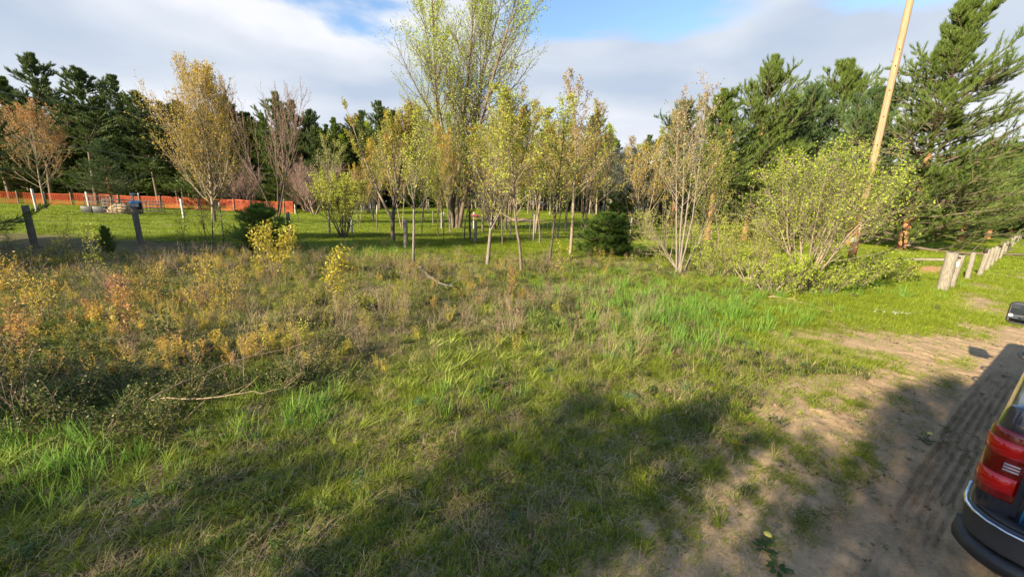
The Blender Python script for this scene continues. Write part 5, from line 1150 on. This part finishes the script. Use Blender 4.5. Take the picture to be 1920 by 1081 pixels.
def samples(N_, r0, r1, p, a0=-64, a1=66):
    u = rng.random(N_); q = 2 - p
    r = np.exp(np.log(r0) + u * np.log(r1 / r0)) if abs(q) < 1e-6 else (r0 ** q + u * (r1 ** q - r0 ** q)) ** (1 / q)
    a = np.radians(rng.uniform(a0, a1, N_)); return r * np.sin(a), r * np.cos(a), r
def G(px, py, cx, cy, sx, sy): return np.exp(-((px - cx) / sx) ** 2 - ((py - cy) / sy) ** 2)
def layer(name, coll, N_, r0, r1, p, dens, s0, s1, tintf=None, tiltv=.12, grow=0.0, label=None, cat=None, zoff=0.0):
    X, Y, r = samples(N_, r0, r1, p); px, py = pix(X, Y)
    a, l = roadcoord(X, Y)
    fr = (a > -.4) & (a < 6.2) & (l < .06) & (l > -2.1)
    d = dens(X, Y, px, py, r, l) * ~fr
    k = rng.random(N_) < d; X, Y, r, px, py = X[k], Y[k], r[k], px[k], py[k]; n = len(X)
    Z = base_h(X, Y) + zoff
    sc = rng.uniform(s0, s1, n) * (.62 + .38 * sstep(2.2, 6.5, r)) * (1 + grow * np.maximum(0, r - 8) / 10)
    t = np.clip((tintf(X, Y, px, py) if tintf else fbm(X * .6, Y * .6, 61)) + rng.normal(0, .12, n), 0, 1)
    o = scatter(name, np.column_stack([X, Y, Z]), rng.random(n) * 6.28, sc, t, coll, tilt=(rng.normal(0, tiltv, n), rng.normal(0, tiltv, n)))
    if label: tag(o, label, cat)
    return n
def B_(X, Y): return barefac(X, Y)
pn = lambda X, Y, f, s: fbm(X * f, Y * f, s, 3)
# zone masks measured on the ground as seen in the photograph
def weedzone(px, py):
    left = sstep(470, 500, py) * (1 - sstep(640, 760, py)) * (1 - sstep(620, 820, px))
    midz = sstep(478, 510, py) * (1 - sstep(570, 680, py)) * sstep(500, 640, px) * (1 - sstep(1050, 1280, px))
    return np.clip(left + midz, 0, 1)
def shadeL(px, py): return (1 - sstep(520, 760, px)) * sstep(640, 740, py)
tot = 0
tot += layer('grass_rough', cols['rough'], 90000, 1.5, 19, 1.25, lambda X, Y, px, py, r, l: (1 - .85 * sstep(.48, .56, pn(X, Y, 4.5, 95)) * sstep(620, 780, py)) * (1 - B_(X, Y)) * (1 - lawnfac(X, Y) * .75) * (.12 + 1.0 * sstep(.42, .62, pn(X, Y, 1.6, 71))) * (1 - .65 * sstep(740, 950, py) * sstep(400, 1000, px)), .55, 1.15,
             lambda X, Y, px, py: .30 + .5 * (pn(X, Y, .9, 63) - .3), .15, .2, 'rough green and yellowing grass of the near ground', 'grass')
tot += layer('grass_short', cols['short'], 90000, 1.5, 13, 1.35, lambda X, Y, px, py, r, l: (1 - .75 * sstep(.50, .57, pn(X, Y, 5.5, 96)) * sstep(620, 780, py)) * np.clip(1.1 - B_(X, Y) * 1.2, .0, 1) * (.2 + .8 * sstep(.38, .62, pn(X, Y, 2.6, 72))) * .8 + .16 * sstep(.5, .62, pn(X, Y, 1.9, 88)) * (l > .75), .6, 1.5,
             lambda X, Y, px, py: .3 + .55 * (pn(X, Y, 1.3, 64) - .3), .2, .1, 'short sparse grass between the tufts', 'grass')
tot += layer('grass_lawn', cols['lawn'], 60000, 7, 26, 1.1, lambda X, Y, px, py, r, l: lawnfac(X, Y) * (1 - B_(X, Y)), .8, 1.4, lambda X, Y, px, py: .42 + .4 * (pn(X, Y, .5, 65) - .5), .1, .5, 'bright mown grass of the verge and near field', 'grass')
tot += layer('field_grass', cols['lawnfar'], 32000, 17, 78, .55, lambda X, Y, px, py, r, l: lawnfac(X, Y) * (1 - B_(X, Y)) * (.45 + .55 * sstep(.35, .55, pn(X, Y, .25, 66))), .8, 1.3, lambda X, Y, px, py: .40 + .55 * (pn(X, Y, .22, 67) - .5), .08, .0, 'mown field grass stretching to the wood', 'grass')
cols['fine'] = hidden('fine_tufts', [mk('fine_tuft', [blades(60, .11, .020, .0042, R1, .6, 1, .9, .5, .3)], [M['g_rough']]) for _ in range(4)])
tot += layer('fine_grass', cols['fine'], 60000, 1.6, 14, 1.35, lambda X, Y, px, py, r, l: (l > .62) * np.clip(.10 + .9 * sstep(.45, .6, pn(X, Y, 1.5, 89)) * sstep(.40, .55, pn(X, Y, 5.5, 90)), 0, 1) * (1 - .55 * G(px, py, 1640, 700, 110, 50)), .7, 1.5, lambda X, Y, px, py: .3 + .5 * (pn(X, Y, 1.3, 91) - .3), .05, .0, 'very fine young grass and moss on the sandy soil', 'grass')
tot += layer('big_grass_tufts', cols['tuft'], 3000, 1.8, 14, 1.2, lambda X, Y, px, py, r, l: (1 - B_(X, Y)) ** 2 * (1 - lawnfac(X, Y)) * (.10 + .5 * sstep(.5, .68, pn(X, Y, .8, 73)) + .45 * shadeL(px, py) + .3 * G(px, py, 700, 760, 330, 60)) * (1 - .7 * sstep(700, 1000, py) * sstep(700, 1000, px)), .45, .95,
             lambda X, Y, px, py: .3 + .5 * (pn(X, Y, 1.1, 68) - .3), .15, .0, 'taller grass tufts in the rough', 'grass')
tot += layer('reed_grass', cols['reed'], 16000, 1.8, 20, 1.0, lambda X, Y, px, py, r, l: (1 - B_(X, Y)) * np.clip(.9 * G(px, py, 1290, 608, 170, 45) + .8 * G(px, py, 640, 470, 120, 16) + .7 * G(px, py, 130, 870, 170, 60) + .45 * G(px, py, 850, 765, 90, 25) + .5 * G(px, py, 540, 775, 90, 40) + .4 * G(px, py, 320, 810, 130, 40) + .3 * G(px, py, 1150, 560, 200, 40) + .5 * G(px, py, 1600, 540, 200, 18), 0, 1) * (.4 + .8 * sstep(.4, .55, pn(X, Y, 2.5, 74))), .55, 1.1,
             lambda X, Y, px, py: .25 + .5 * pn(X, Y, 1.5, 69), .1, .0, 'bright blue-green upright grass in patches', 'grass')
tot += layer('lily_leaves', cols['lily'], 9000, 2, 14, 1.0, lambda X, Y, px, py, r, l: np.clip(.9 * G(px, py, 840, 712, 60, 22) + .9 * G(px, py, 1050, 628, 65, 22) + .6 * G(px, py, 970, 672, 60, 18) + .8 * G(px, py, 25, 870, 60, 40) + .7 * G(px, py, 640, 800, 40, 30) + .7 * G(px, py, 1130, 640, 60, 20) + .25 * G(px, py, 760, 660, 200, 50), 0, 1) * (1 - B_(X, Y)) * .8, .35, .8,
             lambda X, Y, px, py: .35 + .5 * pn(X, Y, 1.5, 69), .12, .0, 'clumps of broad yellow-green arching leaves', 'plants')
tot += layer('dry_grass', cols['dry'], 34000, 1.7, 20, 1.15, lambda X, Y, px, py, r, l: (1 - B_(X, Y) * .8) * (1 - lawnfac(X, Y)) * np.clip(.17 + .75 * weedzone(px, py) * sstep(.35, .6, pn(X, Y, .9, 75)) + .65 * G(px, py, 900, 650, 330, 60) * sstep(.4, .6, pn(X, Y, 1.4, 76)) + .4 * G(px, py, 1500, 640, 150, 40), 0, 1), .6, 1.3,
             lambda X, Y, px, py: .25 + .6 * pn(X, Y, 1.2, 70), .1, .0, 'flattened straw and dry grass', 'dry grass')
tot += layer('orange_weeds', cols['weed'], 6800, 3.5, 20, .9, lambda X, Y, px, py, r, l: np.clip(weedzone(px, py) * (.25 + .75 * (1 - sstep(500, 900, px))) * (.30 + .8 * sstep(.42, .6, pn(X, Y, .8, 77))), 0, 1) * (1 - B_(X, Y)), .5, 1.1,
             lambda X, Y, px, py: np.clip(.20 + .95 * (pn(X, Y, .7, 78) - .35) + .22 * (1 - sstep(300, 700, px)), 0, 1), .12, .0, 'orange and yellow leaved weeds on the left', 'weeds')
tot += layer('green_weeds', cols['weedgreen'], 20000, 1.8, 19, 1.0, lambda X, Y, px, py, r, l: (1 - B_(X, Y)) * (1 - lawnfac(X, Y) * .9) * np.clip(.12 + .45 * sstep(.5, .65, pn(X, Y, .9, 79)) + .3 * weedzone(px, py), 0, 1), .5, 1.15, lambda X, Y, px, py: .3 + .6 * pn(X, Y, .9, 80), .15, .0, 'low leafy green weeds', 'weeds')
tot += layer('dead_stalks', cols['stalk'], 2000, 4.5, 18, .9, lambda X, Y, px, py, r, l: (1 - B_(X, Y)) * (1 - lawnfac(X, Y)) * np.clip(.08 + .6 * weedzone(px, py) * sstep(.4, .6, pn(X, Y, .7, 81)) + .5 * G(px, py, 700, 610, 90, 40) + .4 * G(px, py, 500, 760, 80, 40), 0, 1), .5, 1.0, lambda X, Y, px, py: .2 + .7 * pn(X, Y, 1, 82), .15, .0, 'dead brown stalks of last year', 'stalks')
tot += layer('leafy_rosettes', cols['forb'], 22000, 1.6, 12, 1.5, lambda X, Y, px, py, r, l: np.clip(1.15 - B_(X, Y), 0, 1) * (.12 + .5 * sstep(.5, .65, pn(X, Y, 1.7, 83))), .5, 1.2, lambda X, Y, px, py: .3 + .6 * pn(X, Y, .9, 84), .15, .0, 'small leafy rosettes in the grass', 'plants')
tot += layer('bluegreen_weeds', cols['blueweed'], 3000, 1.8, 10, 1.2, lambda X, Y, px, py, r, l: np.clip(.015 + 1.0 * G(px, py, 660, 905, 22, 14) + .9 * G(px, py, 1040, 1055, 22, 18) + .9 * G(px, py, 990, 885, 22, 14) + .3 * G(px, py, 1190, 850, 25, 15), 0, 1) * (1 - B_(X, Y)), .5, 1.0, None, .1, .0, 'feathery blue-green weeds', 'weeds')
tot += layer('bramble_thicket', cols['bramble'], 2800, 3, 15, 1.0, lambda X, Y, px, py, r, l: np.clip(1.0 * G(px, py, 130, 770, 190, 55) + .4 * G(px, py, 330, 740, 80, 25) + .10 * G(px, py, 80, 540, 200, 30) + .05 * weedzone(px, py) + .3 * G(px, py, 560, 720, 120, 25), 0, 1) * (1 - sstep(820, 850, py)), .6, 1.15, None, .15, .0, 'dark bramble thicket with arching canes at the lower left', 'brambles')
tot += layer('leaf_litter', cols['litter'], 26000, 1.5, 12, 1.5, lambda X, Y, px, py, r, l: (.08 + .35 * sstep(.45, .65, pn(X, Y, 1.3, 85)) * (l > 1.4)) * (1 - .8 * B_(X, Y)), .4, 1.0, None, .1, .0, 'scattered dead leaves', 'leaf litter', .004)
tot += layer('pebbles', cols['pebble'], 16000, 1.5, 10, 1.6, lambda X, Y, px, py, r, l: np.clip(.06 + .5 * B_(X, Y) * sstep(.5, .7, pn(X, Y, 1.6, 86)) + .8 * G(px, py, 1600, 980, 60, 60), 0, 1) * (np.abs(l - .43) > .2), .2, .8, None, .3, .0, 'small stones on the bare soil', 'pebbles', .0)
tot += layer('white_gravel', cols['white'], 40000, 9, 15, 1.0, lambda X, Y, px, py, r, l: np.clip(1.3 * np.exp(-(((px - 1685) / 36) ** 2 + ((py - 591 - (px - 1685) * .08) / 5.5) ** 2) ** 1.5), 0, 1), .6, 1.6, None, .3, .0, 'small scatter of white gravel on the grass before the roadside posts', 'gravel', .045)
print('plants', tot)
yc = hidden('young_wood_trees', [merged(k, 'young_wood_tree') for k in km])
yp = []
for i in range(130):
    px = 560 + (i + rng.random()) / 130 * 800; p = atd(px, rng.uniform(60, 92)); yp.append([p[0], p[1], p[2], rng.uniform(.7, 1.1)])
yp = np.array(yp)
tag(scatter('young_wood', yp[:, :3], rng.random(130) * 6.28, yp[:, 3], rng.random(130), yc, idx=rng.integers(0, 4, 130)), 'thicket of slim young trees with thin spring leaves before the far pines', 'wood')
# larger scene bits: sawdust, mounds, stones, fallen wood
def mound(name, p, a, b, h, mat, label, cat, rz=0, kind='stuff', seed=0):
    n = 28; th = np.linspace(0, 2 * np.pi, n, endpoint=False); V = [[0, 0, h]]; rr = np.random.default_rng(seed); nz_ = 1 + rr.normal(0, .10, n)
    Q = []; T = []; K_ = 7
    for k in range(1, K_ + 1):
        q = k / K_
        for i, t in enumerate(th): V.append([a * q * nz_[i] * math.cos(t), b * q * nz_[i] * math.sin(t), h * (1 - q ** 1.6) + rr.normal(0, h * .07) - .03 * (k == K_)])
    for i in range(n): T.append([0, 1 + i, 1 + (i + 1) % n])
    for k in range(K_ - 1):
        for i in range(n): Q.append([1 + k * n + i, 1 + (k + 1) * n + i, 1 + (k + 1) * n + (i + 1) % n, 1 + k * n + (i + 1) % n])
    o = obj(name, mesh(name, V, Q, T, mat=mat, smooth=True), None, p, (0, 0, rz)); tag(o, label, cat, kind=kind); return o
M['chips'] = rough_mat('wood_chips', [(.3, (.30, .14, .06)), (.5, (.50, .27, .12)), (.75, (.66, .42, .22))], (1, 1, 1), 30, .9, dist=.03)
M['sandpile'] = rough_mat('field_sand', [(.3, (.26, .17, .09)), (.7, (.48, .33, .19))], (1, 1, 1), 5, .6, dist=.05)
mound('wood_chips', at(1740, 506), 2.6, .9, .14, M['chips'], 'spread of orange wood chips behind the roadside posts', 'wood chips', .6, seed=1)
mound('sand_patch', at(960, 413), 4.5, 2.2, .35, M['sandpile'], 'sandy mound in the far field', 'sand', 0, seed=2)
mound('sand_patch', at(1200, 400), 7, 2.5, .5, M['sandpile'], 'long sandy bank before the middle wood', 'sand', 0, seed=3)
def branchthing(name, pts, r0, mat, label, cat, twigs=5, seed=0, zs_=None):
    rr = np.random.default_rng(seed); P_ = np.array([at(*q) for q in pts]); P_[:, 2] += (zs_ if zs_ is not None else .05)
    o0 = P_[0].copy(); t = np.linspace(0, len(P_) - 1, 14); i = np.minimum(t.astype(int), len(P_) - 2); f = (t - i)[:, None]; C = P_[i] * (1 - f) + P_[i + 1] * f - o0
    C += rr.normal(0, .009, C.shape); RR = (r0 * np.linspace(1, .35, 14))[None]
    parts = [tubes(C[None], RR, 7)]
    if twigs:
        K_, KR = kids(C[None], RR, twigs, .2, 1, .6, .2, lambda t, pl: pl * .22, 5, .1, .2, rr, .6, .003); parts.append(tubes(K_, KR, 4))
    v, q = join(parts); o = obj(name, mesh(name, v, q, mat=mat, smooth=True), None, o0); tag(o, label, cat); return o
branchthing('fallen_branch', [(285, 785), (340, 752), (420, 715), (490, 690), (575, 673)], .011, M['stick'], 'long pale fallen branch slanting across the lower left rough', 'branch', 4, 1, .20)
branchthing('fallen_branch', [(290, 780), (380, 778), (450, 768), (510, 762), (560, 750)], .008, M['stick'], 'thin pale fallen branch lying flat below the slanting one', 'branch', 4, 2, .18)
branchthing('fallen_branch', [(1040, 622), (1065, 612), (1092, 604)], .05, M['char'], 'short dark piece of rotten wood among the broad yellow-green leaves', 'branch', 0, 3, .10)
branchthing('fallen_branch', [(1060, 600), (1068, 618), (1080, 640)], .035, M['char'], 'dark broken stick crossing the rotten wood', 'branch', 3, 4, .12)
branchthing('fallen_branch', [(785, 508), (800, 522), (822, 540), (850, 548)], .05, M['wood_dark'], 'grey fallen branch in the weeds left of the young maple', 'branch', 4, 5, .15)
branchthing('fallen_branch', [(1440, 558), (1480, 562), (1530, 578), (1560, 588)], .02, M['stick'], 'dry sticks on the sandy grass below the lime shrub', 'branch', 4, 6, .04)
branchthing('fallen_branch', [(1695, 530), (1716, 508), (1727, 500)], .02, M['stick'], 'thin pale stick leaning up left of the thick gate post', 'branch', 0, 7, np.array([.0, .3, .55]))
for i, (px, py, s, lb) in enumerate([(368, 678, .13, 'dark rotten stump with roots in the left rough'), (20, 665, .15, 'dark rotten stump cut by the left edge'), (695, 586, .10, 'small blackened stump right of the leaning yellow sapling'), (972, 592, .10, 'brown stump in the weeds near the middle'), (1120, 590, .06, 'tiny dark stump in the green grass')]):
    p = at(px, py); rr = np.random.default_rng(70 + i); o = empty('tree_stump', p, i); tag(o, lb, 'stump')
    n = 12; th = np.arange(n) / n * 6.283; jz = 1 + rr.normal(0, .15, n)
    V, Q, T = loft([np.column_stack([np.cos(th) * s * k_ * jz, np.sin(th) * s * k_ * jz]) for k_ in (1.5, 1.05, .9, .8, .3)], [-.05, .06, .18 * s / .25, .30 * s / .25 + rr.normal(0, .05, n), .22 * s / .25])
    MB().add(V, Q, T).build('stump', M['char'], o)
    rt_ = MB()
    for k in range(6):
        a = k * 1.05 + rr.random(); rt_.tube([[math.cos(a) * s * .8, math.sin(a) * s * .8, .08], [math.cos(a) * s * 1.7, math.sin(a) * s * 1.7, .10 + rr.random() * .1], [math.cos(a + .3) * s * 2.5, math.sin(a + .3) * s * 2.5, .0]], [.035, .02, .008], 5)
    rt_.build('roots', M['char'], o)
for i, (px, py, lb) in enumerate([(1735, 828, 'dandelion with a yellow flower beside the tyre tracks'), (1435, 1028, 'dandelion with a yellow flower near the bottom of the bare soil'), (1457, 1066, 'leafy green clump beside the bottom dandelion')]):
    p = at(px, py); o = empty('dandelion', p, i); tag(o, lb, 'plant'); o.scale = (1.3,) * 3
    q = cols['forb'].objects[2].data; obj('leaf_rosette', q, o)
    q2 = obj('inner_rosette', cols['forb'].objects[0].data, o); q2.rotation_euler = (0, 0, 1); q2.scale = (1.2,) * 3
    if i < 2:
        MB().tube([[0, 0, 0], [.01, .005, .04], [.02, .0, .07]], .0025, 5).build('stem', M['tpost'], o)
        MB().add(*loft([rect(-.010, .010, -.010, .010, .008, 3), rect(-.02, .02, -.02, .02, .015, 3), rect(-.012, .012, -.012, .012, .01, 3)], [0, .006, .012])).build('flower', M['yel'], o, loc=(.02, 0, .07))
M['wflower'] = gloss('white_flower', (.8, .8, .75), .6)
print('done')
